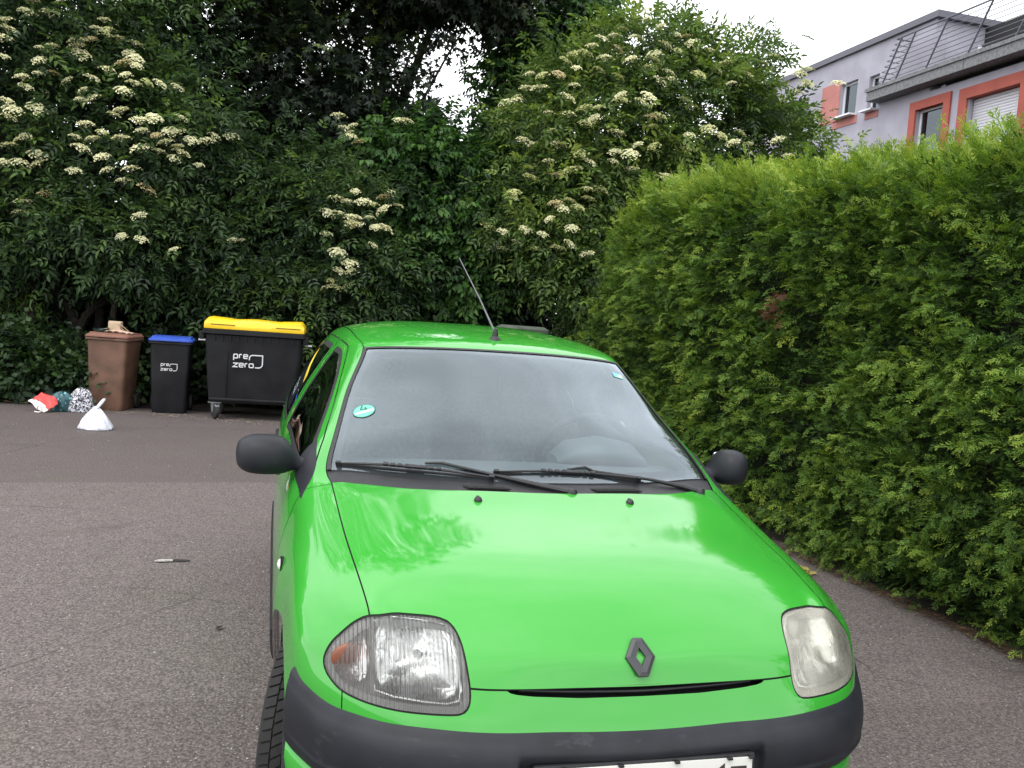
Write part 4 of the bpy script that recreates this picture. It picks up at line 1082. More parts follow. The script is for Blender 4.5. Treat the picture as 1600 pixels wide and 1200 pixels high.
gaps = []
def split(tm, gf, w=.0022, keep_gap=True):
    """cut along gf=0 leaving a narrow recessed joint; -> (positive part, negative part)"""
    p, r = tm.cut(gf(tm) - w)
    s, n = r.cut(gf(r) + w)
    if keep_gap and len(s.T): gaps.append(s.offset(-.004))
    return p, n

def dist_u(tm, u0): return (tm.D[:, 3] - u0) * tm.D[:, 8]
def dist_v(tm, v0): return (tm.D[:, 4] - v0) * tm.D[:, 9]
def yz(tm): return tm.D[:, [1, 2]]
def xz(tm): return tm.D[:, [0, 2]]

LAMP = closed_curve([(.6087,.7645),(.5608,.7708),(.521,.7738),(.481,.7756),(.4557,.7745),(.4358,.770),(.4241,.7609),(.414,.7421),(.409,.7224),(.4045,.692),(.4004,.659),(.4011,.6377),(.4066,.622),(.4183,.612),(.4388,.608),(.4941,.606),(.5434,.6045),(.5923,.605),(.6411,.6078),(.673,.6132),(.6931,.6255),(.704,.638),(.708,.6553),(.703,.675),(.690,.6973),(.6661,.7229),(.640,.747)], 5)
FW = (.71, .285); RW = (3.14, .285)
FRONT_WIN = rounded([(1.17,.925),(1.32,1.012),(1.50,1.105),(1.66,1.195),(1.80,1.262),(1.90,1.300),(2.035,1.306),(2.055,.958)], [.02,.02,.02,.03,.05,.05,.02,.02])
REAR_WIN = rounded([(2.145,.965),(2.130,1.308),(2.50,1.312),(2.72,1.285),(2.86,1.20),(2.97,1.06),(2.97,.99)], [.02,.03,.03,.05,.06,.04,.03])
FRONT_DOOR = rounded([(1.14,.27),(1.10,.50),(1.085,.78),(1.10,.888),(1.30,1.028),(1.50,1.128),(1.70,1.235),(1.86,1.318),(2.09,1.334),(2.105,.95),(2.105,.27)], .03)
REAR_DOOR = rounded([(2.11,.27),(2.11,.95),(2.095,1.334),(2.50,1.338),(2.74,1.312),(2.92,1.215),(3.04,1.06),(3.02,.90),(2.90,.70),(2.80,.55),(2.775,.27)], .03)

def side_only(tm, g, big=-1.):
    return np.where(tm.D[:, 3] > 3.35, g, big)

half = SHELL
# wheel arches cut away
for (cy, cz), r in ((FW, .338), (RW, .332)):
    def ga(t, cy=cy, cz=cz, r=r):
        return np.where(t.D[:, 3] > 3.0, np.hypot(t.D[:, 1] - cy, t.D[:, 2] - cz) - r, .5)
    half, _ = half.cut(ga(half))
# headlight
def g_lamp(t): return np.where((t.D[:, 4] < 6.2) & (t.D[:, 1] < .62), sdf(xz(t), LAMP), -.5)
lamp, half = half.cut(g_lamp(half) - .0030)
ring, half = half.cut(g_lamp(half) + .0008)      # dark seal round the lens
lamp_seal = ring.offset(-.002)
lens = lamp
# slot under the bonnet lip
SLOT = rounded([(-.5,.6540),(.200,.6548),(.326,.6562),(.316,.6490),(.26,.6425),(.15,.6360),(-.5,.6325)], .006)
def g_slot(t): return np.where((t.D[:, 4] < 4) & (t.D[:, 3] < 2.2), sdf(xz(t), SLOT), -.5)
slot, half = half.cut(g_slot(half))
# bonnet
def g_hoodfront(t): return (t.D[:, 2] - np.interp(t.D[:, 0], [0, .11, .24, .31, .37, .40, .43], [.6535, .6545, .6553, .6562, .6572, .6585, .6600])) * np.where(t.D[:, 4] < 5, 1, 1)
upper, front_panel = split(half, lambda t: np.where((t.D[:, 3] < 3.0) & (t.D[:, 4] < 6), np.where(t.D[:,0] < .43, g_hoodfront(t), t.D[:, 2] - .68), np.where(t.D[:, 3] < 3.0, .5, np.where(t.D[:,4] < 4.0, -.3, .5))) , .002)
# the front panel ends beside the lamp; what lies further out is wing
def g_wingcut(t): return t.D[:, 0] - .668
wing_low, front_panel = split(front_panel, g_wingcut, .0012)
# top centre strip (u < 3)
centre, side = split(upper, lambda t: -dist_u(t, 3.0), .0022)
hood, rest = split(centre, lambda t: -dist_v(t, 9.0), .003)
cowl, rest = rest.cut(-dist_v(rest, 10.0))
ws_all, roof = rest.cut(-dist_v(rest, 14.0))
roof, tail = roof.cut(-dist_v(roof, 19.3))
# windscreen: trim, printed border, glass
def g_ws(t): return np.minimum.reduce([-dist_u(t, 3.0) - .017, -dist_v(t, 14.0) - .013])
glass, trim = ws_all.cut(g_ws(ws_all))
def g_frit(t):
    bot = .055 + .0 * t.D[:, 0]
    return np.minimum.reduce([-dist_u(t, 3.0) - .017 - .030, -dist_v(t, 14.0) - .013 - .022, dist_v(t, 10.0) - bot])
_, frit = glass.cut(g_frit(glass))
frit = frit.offset(-.004)
trim = trim.offset(.003)
# side: windows, doors, wing, rest
def g_poly(poly): return lambda t: side_only(t, sdf(yz(t), poly))
fdoor, side = split(side, g_poly(FRONT_DOOR), .0022)
rdoor, side = split(side, g_poly(REAR_DOOR), .0022)
fwin, fdoor = fdoor.cut(g_poly(FRONT_WIN)(fdoor))
rwin, rdoor = rdoor.cut(g_poly(REAR_WIN)(rdoor))
def seal(win, poly, w):
    inner, ring_ = win.cut(g_poly(poly)(win) - w)
    return inner.offset(-.004), ring_.offset(-.0015)
fwin, fseal = seal(fwin, FRONT_WIN, .020)
rwin, rseal = seal(rwin, REAR_WIN, .020)
SAIL = rounded([(1.055,.866),(1.20,.962),(1.335,1.022),(1.325,.938),(1.225,.900)], [.01,.02,.02,.02,.02])
wing, side = split(side, lambda t: 1.11 - t.D[:, 1] - np.maximum(0, (t.D[:, 2] - .885)) * 1.6, .0015, False)
wing = wing.join(wing_low)

def both(tm): return tm.join(tm.mirrored())
hood_o = both(hood).obj("hood", M_PAINT, car)
roof_o = both(roof).obj("roof", M_PAINT, car)
tail_o = both(tail).obj("tailgate", M_PAINT, car)
cowl_o = both(cowl.offset(-.004)).obj("cowl", M_BLACK, car)
wsg = both(glass).obj("windscreen", M_WSGLASS, car)
both(trim).obj("windscreen_trim", M_BLACK, wsg)
M_FRIT = simple("printed_border", (.028, .026, .03), .5)
both(frit).obj("printed_border", M_FRIT, wsg)
bumper = both(front_panel).obj("front_bumper", M_PAINT, car)
body_o = both(side).obj("body_shell", M_PAINT, car)
gall = gaps[0]
for g_ in gaps[1:]: gall = gall.join(g_)
both(gall).obj("panel_joint", M_GAP, body_o)
M_LENS = glass_mat("lamp_lens", (.93, .94, .93), 1.0, .02)
M_LENSY = glass_mat("lamp_lens_hazed", (.86, .84, .68), 1.0, .10)
for sgn, nm in ((-1, "near"), (1, "far")):
    sd_ = (lambda t: t.mirrored()) if sgn < 0 else (lambda t: t)
    sd_(wing).obj("wing", M_PAINT, car)
    fd = sd_(fdoor).obj("front_door", M_PAINT, car)
    sd_(fwin).obj("window", M_SIDEGLASS, fd); sd_(fseal).obj("window_seal", M_BLACK, fd)
    rd = sd_(rdoor).obj("rear_door", M_PAINT, car)
    sd_(rwin).obj("window", M_SIDEGLASS, rd); sd_(rseal).obj("window_seal", M_BLACK, rd)
    # black rubbing strip along the side
    def g_strip(t): return side_only(t, np.minimum.reduce([.058 - np.abs(t.D[:, 2] - .425), t.D[:, 1] - .99, 2.80 - t.D[:, 1], np.hypot(t.D[:,1]-FW[0], t.D[:,2]-FW[1]) - .345]))
    st_, _ = SHELL.cut(g_strip(SHELL))
    _, fl = st_.cut(g_strip(st_) - .008)
    off = np.minimum(g_strip(st_) / .010, 1.0)
    st_ = st_.offset(.008 * np.sqrt(np.clip(off, 0, 1)))
    sd_(st_).obj("side_moulding", M_BUMP, car)
# ---------------------------------------------------------------- bumper band, lower apron
def strip_surface(plan, prof_fn, n_long=140):
    """sweep profiles along a plan curve; plan rows (x, y, ztop); prof_fn(s, x) -> list of (outward, dz)"""
    P = np.array(plan, float)
    ext = np.vstack([P[3:0:-1] * [-1, 1, 1], P])
    t = np.concatenate([[0], np.cumsum(np.linalg.norm(np.diff(ext[:, :2], axis=0), axis=1))])
    f = ncspline(t, ext)
    q = np.linspace(t[3], t[-1], n_long)
    C3 = f(q); T = np.gradient(C3[:, :2], axis=0); T /= np.linalg.norm(T, axis=1, keepdims=True)
    N2 = np.stack([T[:, 1], -T[:, 0]], 1)              # outward (towards -y at the centre)
    rows = []
    for k in range(n_long):
        pr = prof_fn((q[k] - q[0]) / (q[-1] - q[0]), C3[k, 0])
        rows.append([(C3[k, 0] + N2[k, 0] * d, C3[k, 1] + N2[k, 1] * d, C3[k, 2] + z) for d, z in pr])
    A = np.array(rows)
    A[0, :, 0] = 0
    return A

def grid_mesh(A, name, mat, parent, mirror=True, flip=False):
    n, m = A.shape[:2]
    if mirror:
        A = np.vstack([A[:0:-1] * [-1, 1, 1], A]); n = len(A)
    ii = np.arange(n * m).reshape(n, m)
    F = np.stack([ii[:-1, :-1].ravel(), ii[1:, :-1].ravel(), ii[1:, 1:].ravel(), ii[:-1, 1:].ravel()], 1)
    if flip: F = F[:, ::-1]
    return mesh_np(name, A.reshape(-1, 3), F, mat, parent, True)

PLAN = [(0,.0709,.566),(.15,.0747,.568),(.284,.0778,.573),(.41,.0875,.578),(.4975,.111,.579),(.577,.151,.577),(.646,.206,.576),(.692,.258,.572),(.735,.322,.581),(.764,.368,.592),(.777,.392,.600)]
BPROF = [(-.022,.010),(-.004,.004),(.006,-.004),(.010,-.012),(.018,-.020),(.026,-.032),(.031,-.048),(.034,-.066),(.035,-.088),(.033,-.106),(.031,-.112),(.034,-.117),(.034,-.121),(.029,-.126),(.023,-.138),(.014,-.150),(.000,-.156),(-.02,-.157)]
def band_prof(s, x):
    sc = 1.0 + .12 * s ** 3; kd = 1 - .62 * s ** 5
    out = []
    for d, z in BPROF:
        if x < .292 and z < -.060 and z > -.152: d = min(d, .014)
        elif x < .300 and z < -.060 and z > -.152: d = min(d, .014 + (x - .292) / .008 * .02)
        out.append((d * kd, z * sc))
    return out
band = grid_mesh(strip_surface(PLAN, band_prof, 220), "bumper_strip", M_BUMP, bumper)
APROF = [(-.01,-.150),(.004,-.158),(.006,-.19),(.004,-.24),(-.004,-.30),(-.02,-.36),(-.05,-.40),(-.10,-.41)]
grid_mesh(strip_surface(PLAN, lambda s, x: [(d, z * (1 + .10 * s)) for d, z in APROF], 90), "apron", M_PAINT, bumper)
mb = MB(); mb.rbox((0, .085, .300), (.86, .04, .075), .015)
mb.build("air_intake", M_DARK, bumper)
# dark space behind the bonnet slot, with its bars
mb = MB()
sl = strip_surface([(0,.104,.643),(.11,.107,.644),(.22,.110,.647),(.315,.115,.651)], lambda s, x: [(-.004,.016),(-.05,.014),(-.05,-.022),(-.004,-.020)], 30)
grid_mesh(sl, "grille_recess", M_GAP, bumper)
lip_bar = strip_surface([(0,.104,.6405),(.11,.107,.642),(.20,.109,.645),(.29,.113,.650)], lambda s, x: [(-.016,.004),(-.010,.004),(-.008,.001),(-.010,-.003),(-.016,-.004)], 30)
grid_mesh(lip_bar, "grille_bar", M_BLACK, bumper)

# number plate with its holder (only the end of the number shows)
plate = empty("number_plate", (0, 0, 0), 0, car)
tilt = Matrix.Rotation(math.radians(-4), 3, "X")
mb = MB(); mb.rbox((0, .044, .454), (.540, .016, .122), .008, tilt)
for xk in (-.2, -.068, .068, .2, .255): mb.rbox((xk, .0335, .5085), (.012, .010, .006), .002)
mb.build("plate_holder", M_BLACK, plate)
mb = MB(); mb.rbox((0, .0345, .4525), (.520, .004, .110), .0015, tilt)
M_PLATE = simple("plate_white", (.56, .56, .52), .3)
M_INK = simple("plate_ink", (.035, .02, .022), .5)
mb.build("plate_face", M_PLATE, plate)
def flat_poly(mb, pts, origin, ex, ey, th, mi=0):
    """extruded flat polygon"""
    n = len(pts); ez = ex.cross(ey)
    base = [origin + ex * p[0] + ey * p[1] for p in pts]
    V = [tuple(p) for p in base] + [tuple(p + ez * th) for p in base]
    F = [tuple(range(n, 2 * n))] + [(i, (i + 1) % n, n + (i + 1) % n, n + i) for i in range(n)]
    mb.add(V, F, mi)
def stroke(mb, P, w, origin, ex, ey, th, mi=0):
    """flat ribbon of width w along a 2D polyline"""
    P = [Vector(p) for p in P]; n = len(P)
    closed = (P[0] - P[-1]).length < 1e-6
    if closed: P = P[:-1]; n -= 1
    Lf, Rt = [], []
    for i in range(n):
        a = P[i - 1] if (i > 0 or closed) else P[i]; c = P[(i + 1) % n] if (i < n - 1 or closed) else P[i]
        d1 = (P[i] - a).normalized() if (P[i] - a).length > 1e-9 else (c - P[i]).normalized()
        d2 = (c - P[i]).normalized() if (c - P[i]).length > 1e-9 else d1
        t = (d1 + d2).normalized() if (d1 + d2).length > 1e-6 else d1
        k = 1 / max(.4, t.dot(d1)); nn = Vector((-t.y, t.x)) * (w / 2 * k)
        Lf.append(P[i] + nn); Rt.append(P[i] - nn)
    ez = ex.cross(ey); V = []
    for h in (0, th):
        for q in (Lf, Rt):
            V += [tuple(origin + ex * p.x + ey * p.y + ez * h) for p in q]
    F = []; m = n if closed else n - 1
    for i in range(m):
        j = (i + 1) % n
        F += [(2 * n + i, 3 * n + i, 3 * n + j, 2 * n + j), (i, 2 * n + i, 2 * n + j, j), (n + i, n + j, 3 * n + j, 3 * n + i)]
    if not closed:
        F += [(0, n, 3 * n, 2 * n), (n - 1, 3 * n - 1, 4 * n - 1, 2 * n - 1)]
    mb.add(V, F, mi)
EX, EY = Vector((1, 0, 0)), Vector((0, math.sin(math.radians(-4)) * -1, 1)).normalized()
EY = (tilt @ Vector((0, 0, 1)))
po = Vector((0, .0324, .4525))
mb = MB(); stroke(mb, [(.173, .027), (.184, .035), (.184, -.040)], .010, po, EX, EY, .0012); mb.build("digit", M_INK, plate)
mb = MB(); stroke(mb, [(.205, .031), (.240, .031), (.240, .025), (.218, -.040)], .010, po, EX, EY, .0012); mb.build("digit", M_INK, plate)

# ---------------------------------------------------------------- headlights
def ribbed_lens(tm):
    """vertical flutes pressed into the lens, strongest in the middle of it"""
    x, z = tm.D[:, 0], tm.D[:, 2]
    d = sdf(tm.D[:, [0, 2]], LAMP)
    return tm
def lamp_mats(hazed):
    m, N, L, P = mat_new("lamp_lens_hazed" if hazed else "lamp_lens_clear")
    N.remove(P); out = N["Material Output"]
    tc = N.new("ShaderNodeTexCoord")
    wv = N.new("ShaderNodeTexWave"); wv.wave_type = "BANDS"; wv.bands_direction = "X"; wv.inputs["Scale"].default_value = 34 if not hazed else 46
    wv.inputs["Distortion"].default_value = .25; wv.inputs["Detail"].default_value = 1
    bp = N.new("ShaderNodeBump"); bp.inputs["Strength"].default_value = 1.0 if not hazed else .22; bp.inputs["Distance"].default_value = .006
    L.new(tc.outputs["Object"], wv.inputs["Vector"]); L.new(wv.outputs["Fac"], bp.inputs["Height"])
    rf = N.new("ShaderNodeBsdfRefraction"); rf.inputs["IOR"].default_value = 1.32; rf.inputs["Roughness"].default_value = .03
    rf.inputs["Color"].default_value = (.95, .95, .92, 1) if not hazed else (.95, .94, .87, 1)
    tr = N.new("ShaderNodeBsdfTransparent"); tr.inputs["Color"].default_value = (.95, .96, .95, 1) if not hazed else (.94, .93, .86, 1)
    gl = N.new("ShaderNodeBsdfGlossy"); gl.inputs["Roughness"].default_value = .06 if not hazed else .2
    df = N.new("ShaderNodeBsdfDiffuse"); df.inputs["Color"].default_value = (.55, .54, .50, 1) if not hazed else (.60, .585, .50, 1)
    L.new(bp.outputs["Normal"], rf.inputs["Normal"]); L.new(bp.outputs["Normal"], gl.inputs["Normal"])
    no = N.new("ShaderNodeTexNoise"); no.inputs["Scale"].default_value = 9; no.inputs["Detail"].default_value = 5
    L.new(tc.outputs["Object"], no.inputs["Vector"])
    mr = N.new("ShaderNodeMapRange"); mr.inputs[1].default_value = .35; mr.inputs[2].default_value = .7
    mr.inputs[3].default_value = .06 if not hazed else .24; mr.inputs[4].default_value = .15 if not hazed else .50
    L.new(no.outputs["Fac"], mr.inputs[0])
    m1 = N.new("ShaderNodeMixShader"); m1.inputs["Fac"].default_value = .5
    L.new(tr.outputs[0], m1.inputs[1]); L.new(rf.outputs[0], m1.inputs[2])
    m2 = N.new("ShaderNodeMixShader"); L.new(mr.outputs[0], m2.inputs["Fac"]); L.new(m1.outputs[0], m2.inputs[1]); L.new(df.outputs[0], m2.inputs[2])
    fr = N.new("ShaderNodeFresnel"); fr.inputs["IOR"].default_value = 1.55; L.new(bp.outputs["Normal"], fr.inputs["Normal"])
    m3 = N.new("ShaderNodeMixShader"); L.new(fr.outputs[0], m3.inputs["Fac"]); L.new(m2.outputs[0], m3.inputs[1]); L.new(gl.outputs[0], m3.inputs[2])
    L.new(m3.outputs[0], out.inputs["Surface"])
    return m

def surf_at(x, z):
    """shell point nearest to front-view position (x, z) inside the lamp opening"""
    d = (lens.D[:, 0] - x) ** 2 + (lens.D[:, 2] - z) ** 2
    k = np.argsort(d)[:4]; w = 1 / (d[k] + 1e-6); w /= w.sum()
    return Vector(w @ lens.D[k, :3]), Vector(w @ lens.D[k, 5:8]).normalized()

HOUS = simple("lamp_housing", (.26, .265, .27), .4)
REFL, N_, L_, P_ = mat_new("fluted_reflector")
P_.inputs["Metallic"].default_value = 1.0; P_.inputs["Base Color"].default_value = (.80, .81, .82, 1); P_.inputs["Roughness"].default_value = .13
tc_ = N_.new("ShaderNodeTexCoord"); wv_ = N_.new("ShaderNodeTexVoronoi"); wv_.inputs["Scale"].default_value = 14
bp_ = N_.new("ShaderNodeBump"); bp_.inputs["Strength"].default_value = .5; bp_.inputs["Distance"].default_value = .03
L_.new(tc_.outputs["Object"], wv_.inputs["Vector"]); L_.new(wv_.outputs["Distance"], bp_.inputs["Height"]); L_.new(bp_.outputs["Normal"], P_.inputs["Normal"])

def headlight(sgn):
    hz = sgn > 0
    h = empty("headlight", (0, 0, 0), 0, car)
    if hz: h["label"] = "headlight with a yellowed hazy lens"
    else: h["label"] = "headlight with a clear fluted lens and orange indicator bulb"
    S = (lambda t: t) if sgn > 0 else (lambda t: t.mirrored())
    S(lens).obj("lens", lamp_mats(hz), h)
    S(lamp_seal).obj("seal", M_GAP, h)
    # frosted border band printed inside the lens edge
    inner, border = lens.cut(sdf(xz(lens), LAMP) - .017)
    S(border.offset(-.007)).obj("border", simple("lamp_border", (.44, .45, .445) if not hz else (.46, .455, .42), .45), h)
    # pocket: side walls and back
    n = len(LAMP); rim = []; back = []
    cx, cz = LAMP.mean(0)
    for (x, z) in LAMP:
        p, nn = surf_at(x, z)
        rim.append(Vector((x, p.y, z)) - nn * .010)
        q = Vector((cx + (x - cx) * .86, 0, cz + (z - cz) * .86))
        q.y = p.y + .105 - .10 * max(0, (x - .55)) ; back.append(q)
    V = [tuple((p.x * sgn, p.y, p.z)) for p in rim + back] + [(cx * sgn, .33, cz)]
    F = [(i, (i + 1) % n, n + (i + 1) % n, n + i) for i in range(n)] + [(n + i, n + (i + 1) % n, 2 * n) for i in range(n)]
    mb = MB(); mb.add(V, F, 0, True); mb.build("housing", HOUS, h)
    # main reflector bowl: superelliptic dish with a flat-topped opening
    def dish(x0, x1, z0, z1, ysh, depth, name, mat, ex=3.2):
        V, F = [], []; K, R = 40, 9
        ccx, ccz = (x0 + x1) / 2, (z0 + z1) / 2
        for r in range(R):
            t = r / (R - 1)
            for k in range(K):
                w = 2 * math.pi * k / K; c, s_ = math.cos(w), math.sin(w)
                e = ex + (2 - ex) * t
                rr = (abs(c) ** e + abs(s_) ** e) ** (-1 / e)
                g_ = 1 - t
                x = ccx + (x1 - x0) / 2 * rr * c * g_; z = ccz + (z1 - z0) / 2 * rr * s_ * g_
                p, nn = surf_at(min(max(x, .41), .70), min(max(z, .612), .768))
                y = p.y + ysh + depth * (1 - g_ ** 2)
                V.append((x * sgn, y, z))
        for r in range(R - 1):
            for k in range(K):
                F.append((r * K + k, r * K + (k + 1) % K, (r + 1) * K + (k + 1) % K, (r + 1) * K + k))
        mb = MB(); mb.add(V, F, 0, True); return mb.build(name, mat, h)
    dish(.423, .598, .626, .760, .018, .055, "reflector", REFL, 3.8)
    dish(.612, .688, .632, .726, .024, .028, "indicator_reflector", REFL, 2.6)
    mb = MB(); V, F = [], []
    mb.lathe([(.0, -.012), (.007, -.010), (.010, 0), (.010, .02)], (.502 * sgn, .245, .692), "y", 14)
    mb.build("bulb", simple("bulb_glass", (.75, .76, .78), .1, spec=.8), h)
    # amber indicator cap, upper half of the outer chamber
    p, nn = surf_at(.652, .682)
    mb = MB(); mb.lathe([(.0, -.022), (.016, -.019), (.028, -.009), (.033, .006), (.033, .02)], (0, 0, 0), "y", 24)
    ao = mb.build("indicator", M_AMBER, h); ao.location = ((p.x - .010) * sgn, p.y + (.060 if hz else .024), .671); ao.scale = (1.6, .30, 1.05)
    # upright divider between the two chambers, bright rim under the bowl
    d = []
    for z in np.linspace(.622, .752, 9):
        p, nn = surf_at(.604, z); d.append(Vector((p.x * sgn, p.y + .014, z)))
    mb = MB(); mb.tube(d, .0045, 6); mb.build("divider", M_GREYP, h)
    d = []
    for x, z in [(.600,.640),(.598,.630),(.56,.625),(.50,.624),(.45,.624),(.425,.630),(.418,.650),(.420,.70),(.428,.742),(.448,.760),(.50,.763),(.56,.762),(.594,.757),(.600,.74)]:
        p, nn = surf_at(x, z); d.append(Vector((x * sgn, p.y + .013, z)))
    mb = MB(); mb.tube(d, .003, 6); mb.build("bezel", M_CHROME, h)
for s_ in (-1, 1): headlight(s_)

# ---------------------------------------------------------------- emblem: black lozenge
emb_pts_o = [(-.0095, .043), (.0095, .043), (.0335, .006), (.0335, -.006), (.0095, -.043), (-.0095, -.043), (-.0335, -.006), (-.0335, .006)]
emb_o = [(-.0118, .0445), (.0118, .0445), (.0368, .0), (.0118, -.0445), (-.0118, -.0445), (-.0368, .0)]
emb_i = [(0, .0215), (.0, .0215), (.0125, .0), (.0, -.0215), (.0, -.0215), (-.0125, .0)]
p0, n0 = Vector((0, .150, .7155)), None
zz = [(float(G[0, j, 1]), float(G[0, j, 2]), nrm[0, j]) for j in range(NV)]
jb = min(range(NV), key=lambda j: abs(G[0, j, 2] - .7155) if VQ[j] < 6 else 9)
p0 = Vector(G[0, jb]); n0 = Vector(nrm[0, jb]).normalized()
eyv = (Vector((0, 0, 1)) - n0 * n0.z).normalized(); exv = eyv.cross(n0)
V = []
for pts, h0 in ((emb_o, .0), (emb_o, .007), ([(p[0] * .62 + q[0] * .38, p[1] * .62 + q[1] * .38) for p, q in zip(emb_o, emb_i)], .011), (emb_i, .0085), (emb_i, 0.)):
    V += [tuple(p0 + exv * x + eyv * y + n0 * (h0 - .001)) for x, y in pts]
F = []
for r in range(4):
    for i in range(6):
        F.append((r * 6 + i, r * 6 + (i + 1) % 6, (r + 1) * 6 + (i + 1) % 6, (r + 1) * 6 + i))
mb = MB(); mb.add(V, F); mb.build("emblem", simple("emblem_black", (.030, .031, .034), .42), car)

# washer nozzles on the bonnet
for sx in (-.244, .244):
    jj = int(np.argmin(np.abs(UQ - 1.1)))
    near = hood.D[np.argmin((hood.D[:, 0] - abs(sx)) ** 2 + (hood.D[:, 1] - .822) ** 2)]
    mb = MB(); mb.lathe([(.0125, -.002), (.0125, .003), (.0105, .008), (.007, .012), (0, .0135)], (sx, near[1], near[2]), "z", 14)
    mb.box((sx, near[1] + .006, near[2] + .0105), (.008, .01, .006))
    mb.build("washer_nozzle", M_BLACK, car)

# ---------------------------------------------------------------- cowl slots
cow = strip_surface([(0,.887,.934),(.2,.90,.933),(.45,.95,.930),(.62,1.04,.922)], lambda s, x: [(0, 0), (-.12, -.03)], 40)
grid_mesh(cow, "cowl_well", M_GAP, cowl_o)
for x0, x1, npc in ((-.26, -.13, 14), (.155, .325, 17)):
    for k in range(npc):
        x = x0 + (x1 - x0) * (k + .5) / npc
        u = float(np.interp(abs(x), [0, .22, .478], [0, 1, 2]))
        p, nn = SURF(u, 9.42)
        sx = 1 if x > 0 else -1
        mb = MB()
        R3 = Matrix.Rotation(math.radians(28), 3, "Z")
        mb.box((x, p.y, p.z - .001), (.0055, .036, .004), R3)
        mb.build("vent_slot", M_GAP, cowl_o)

# ---------------------------------------------------------------- wipers
def wiper(blade, arm, lab=None):
    w = empty("wiper", (0, 0, 0), 0, car)
    a, b = Vector(blade[0]), Vector(blade[1])
    d = (b - a); Ld = d.length; d.normalize()
    upv = Vector((0, -.5, .86)); upv = (upv - d * upv.dot(d)).normalized(); sdv = d.cross(upv)
    Rm = Matrix((d, sdv, upv)).transposed()
    mid = lambda t, h=0.: a + d * (Ld * t) + upv * h
    mb = MB()
    mb.box(mid(.5, .005), (Ld * .985, .006, .010), Rm)                 # rubber
    mb.build("blade", M_RUBBER, w)
    mb = MB()
    mb.tube([mid(.0, .010), mid(.15, .016), mid(.30, .021), mid(.5, .023), mid(.70, .021), mid(.85, .016), mid(1, .010)], [.0025, .0035, .0045, .0055, .0045, .0035, .0025], 8)
    for t in (.32, .365, .41, .455, .56, .605, .65): mb.rbox(mid(t, .025), (.016, .012, .008), .002, Rm)
    mb.box(mid(.02, .008), (.016, .010, .018), Rm); mb.box(mid(.98, .008), (.016, .010, .018), Rm)
    mb.rbox(mid(.5, .024), (.06, .014, .010), .003, Rm)
    mb.build("blade_frame", M_BLACK, w)
    mb = MB(); mb.tube(arm, [.0035] + [.0048] * (len(arm) - 3) + [.009, .011], 8)
    e = Vector(arm[-1]); mb.lathe([(.017, -.02), (.017, .004), (.012, .011), (0, .012)], tuple(e), "z", 16)
    mb.build("arm", M_BLACK, w)
    return w
wiper([(-.644, 1.142, .964), (-.160, .962, .962)], [(-.37, 1.06, .994), (-.316, 1.045, .998), (-.163, .975, .977), (-.03, .925, .957), (.072, .885, .944)])
wiper([(-.164, .985, .978), (.358, 1.010, .961)], [(.09, .995, .997), (.155, 1.01, 1.003), (.182, 1.00, .992), (.39, 1.02, .966), (.51, 1.02, .945), (.575, 1.0, .932)])

# ---------------------------------------------------------------- aerial
mb = MB()
ab = Vector((0.0, 1.735, 1.377))
mb.lathe([(.026, -.004), (.026, .004), (.020, .012), (.012, .020), (.011, .034), (.007, .05), (0, .052)], tuple(ab), "z", 18)
mb.build("aerial_base", M_BLACK, car)
mb = MB(); mb.tube([ab + Vector((0, .0, .03)), ab + Vector((-.03, .20, .17)), ab + Vector((-.075, .46, .345))], [.0045, .003, .0022], 6)
mb.build("aerial", simple("aerial_rod", (.10, .10, .11), .4), car)

# ---------------------------------------------------------------- mirrors
def loft(secs, n=28, ex=2.5):
    V, F = [], []
    for (x, yc, zc, ry, rz) in secs:
        for k in range(n):
            w = 2 * math.pi * k / n; c, s = math.cos(w), math.sin(w)
            r = (abs(c) ** ex + abs(s) ** ex) ** (-1 / ex)
            V.append((x, yc + ry * r * c, zc + rz * r * s))
    for i in range(len(secs) - 1):
        for k in range(n):
            F.append((i * n + k, i * n + (k + 1) % n, (i + 1) * n + (k + 1) % n, (i + 1) * n + k))
    F.append(tuple(range(n))); F.append(tuple((len(secs) - 1) * n + k for k in range(n - 1, -1, -1)))
    return V, F
MSEC = np.array([(.735,1.295,.925,.050,.036),(.752,1.285,.938,.046,.027),(.768,1.275,.952,.044,.030),(.784,1.268,.963,.052,.044),(.802,1.262,.970,.062,.056),(.825,1.258,.974,.070,.063),(.86,1.256,.975,.073,.065),(.90,1.258,.975,.070,.063),(.925,1.262,.974,.062,.056),(.941,1.266,.974,.050,.046),(.951,1.270,.974,.034,.032),(.955,1.272,.974,.012,.012)])
tq = np.arange(len(MSEC)); MS = ncspline(tq, MSEC)(np.linspace(0, len(MSEC) - 1, 44))
for sg in (-1, 1):
    mirror = empty("door_mirror", (0, 0, 0), 0, car)
    V, F = loft([tuple(r) for r in MS])
    mb = MB(); kx = 1.0 if sg < 0 else .70
    mb.add([((.735 + (x - .735) * kx) * sg, y, z) for x, y, z in V], F, 0, True); mb.build("mirror_housing", M_BUMP, mirror)
    mb = MB(); V, F = loft([(.815, 1.325, .973, .008, .045), (.865, 1.328, .974, .008, .053), (.925, 1.326, .974, .008, .045)])
    mb.add([((.735 + (x - .735) * kx) * sg, y, z) for x, y, z in V], F, 0, True); mb.build("mirror_glass", M_CHROME, mirror)
    src = SHELL if sg > 0 else SHELL
    sail_, _ = SHELL.cut(g_poly(SAIL)(SHELL))
    sail_ = sail_.offset(.007 * np.clip(g_poly(SAIL)(sail_) / .004, 0, 1))
    (sail_ if sg > 0 else sail_.mirrored()).obj("mirror_sail", M_BUMP, mirror)

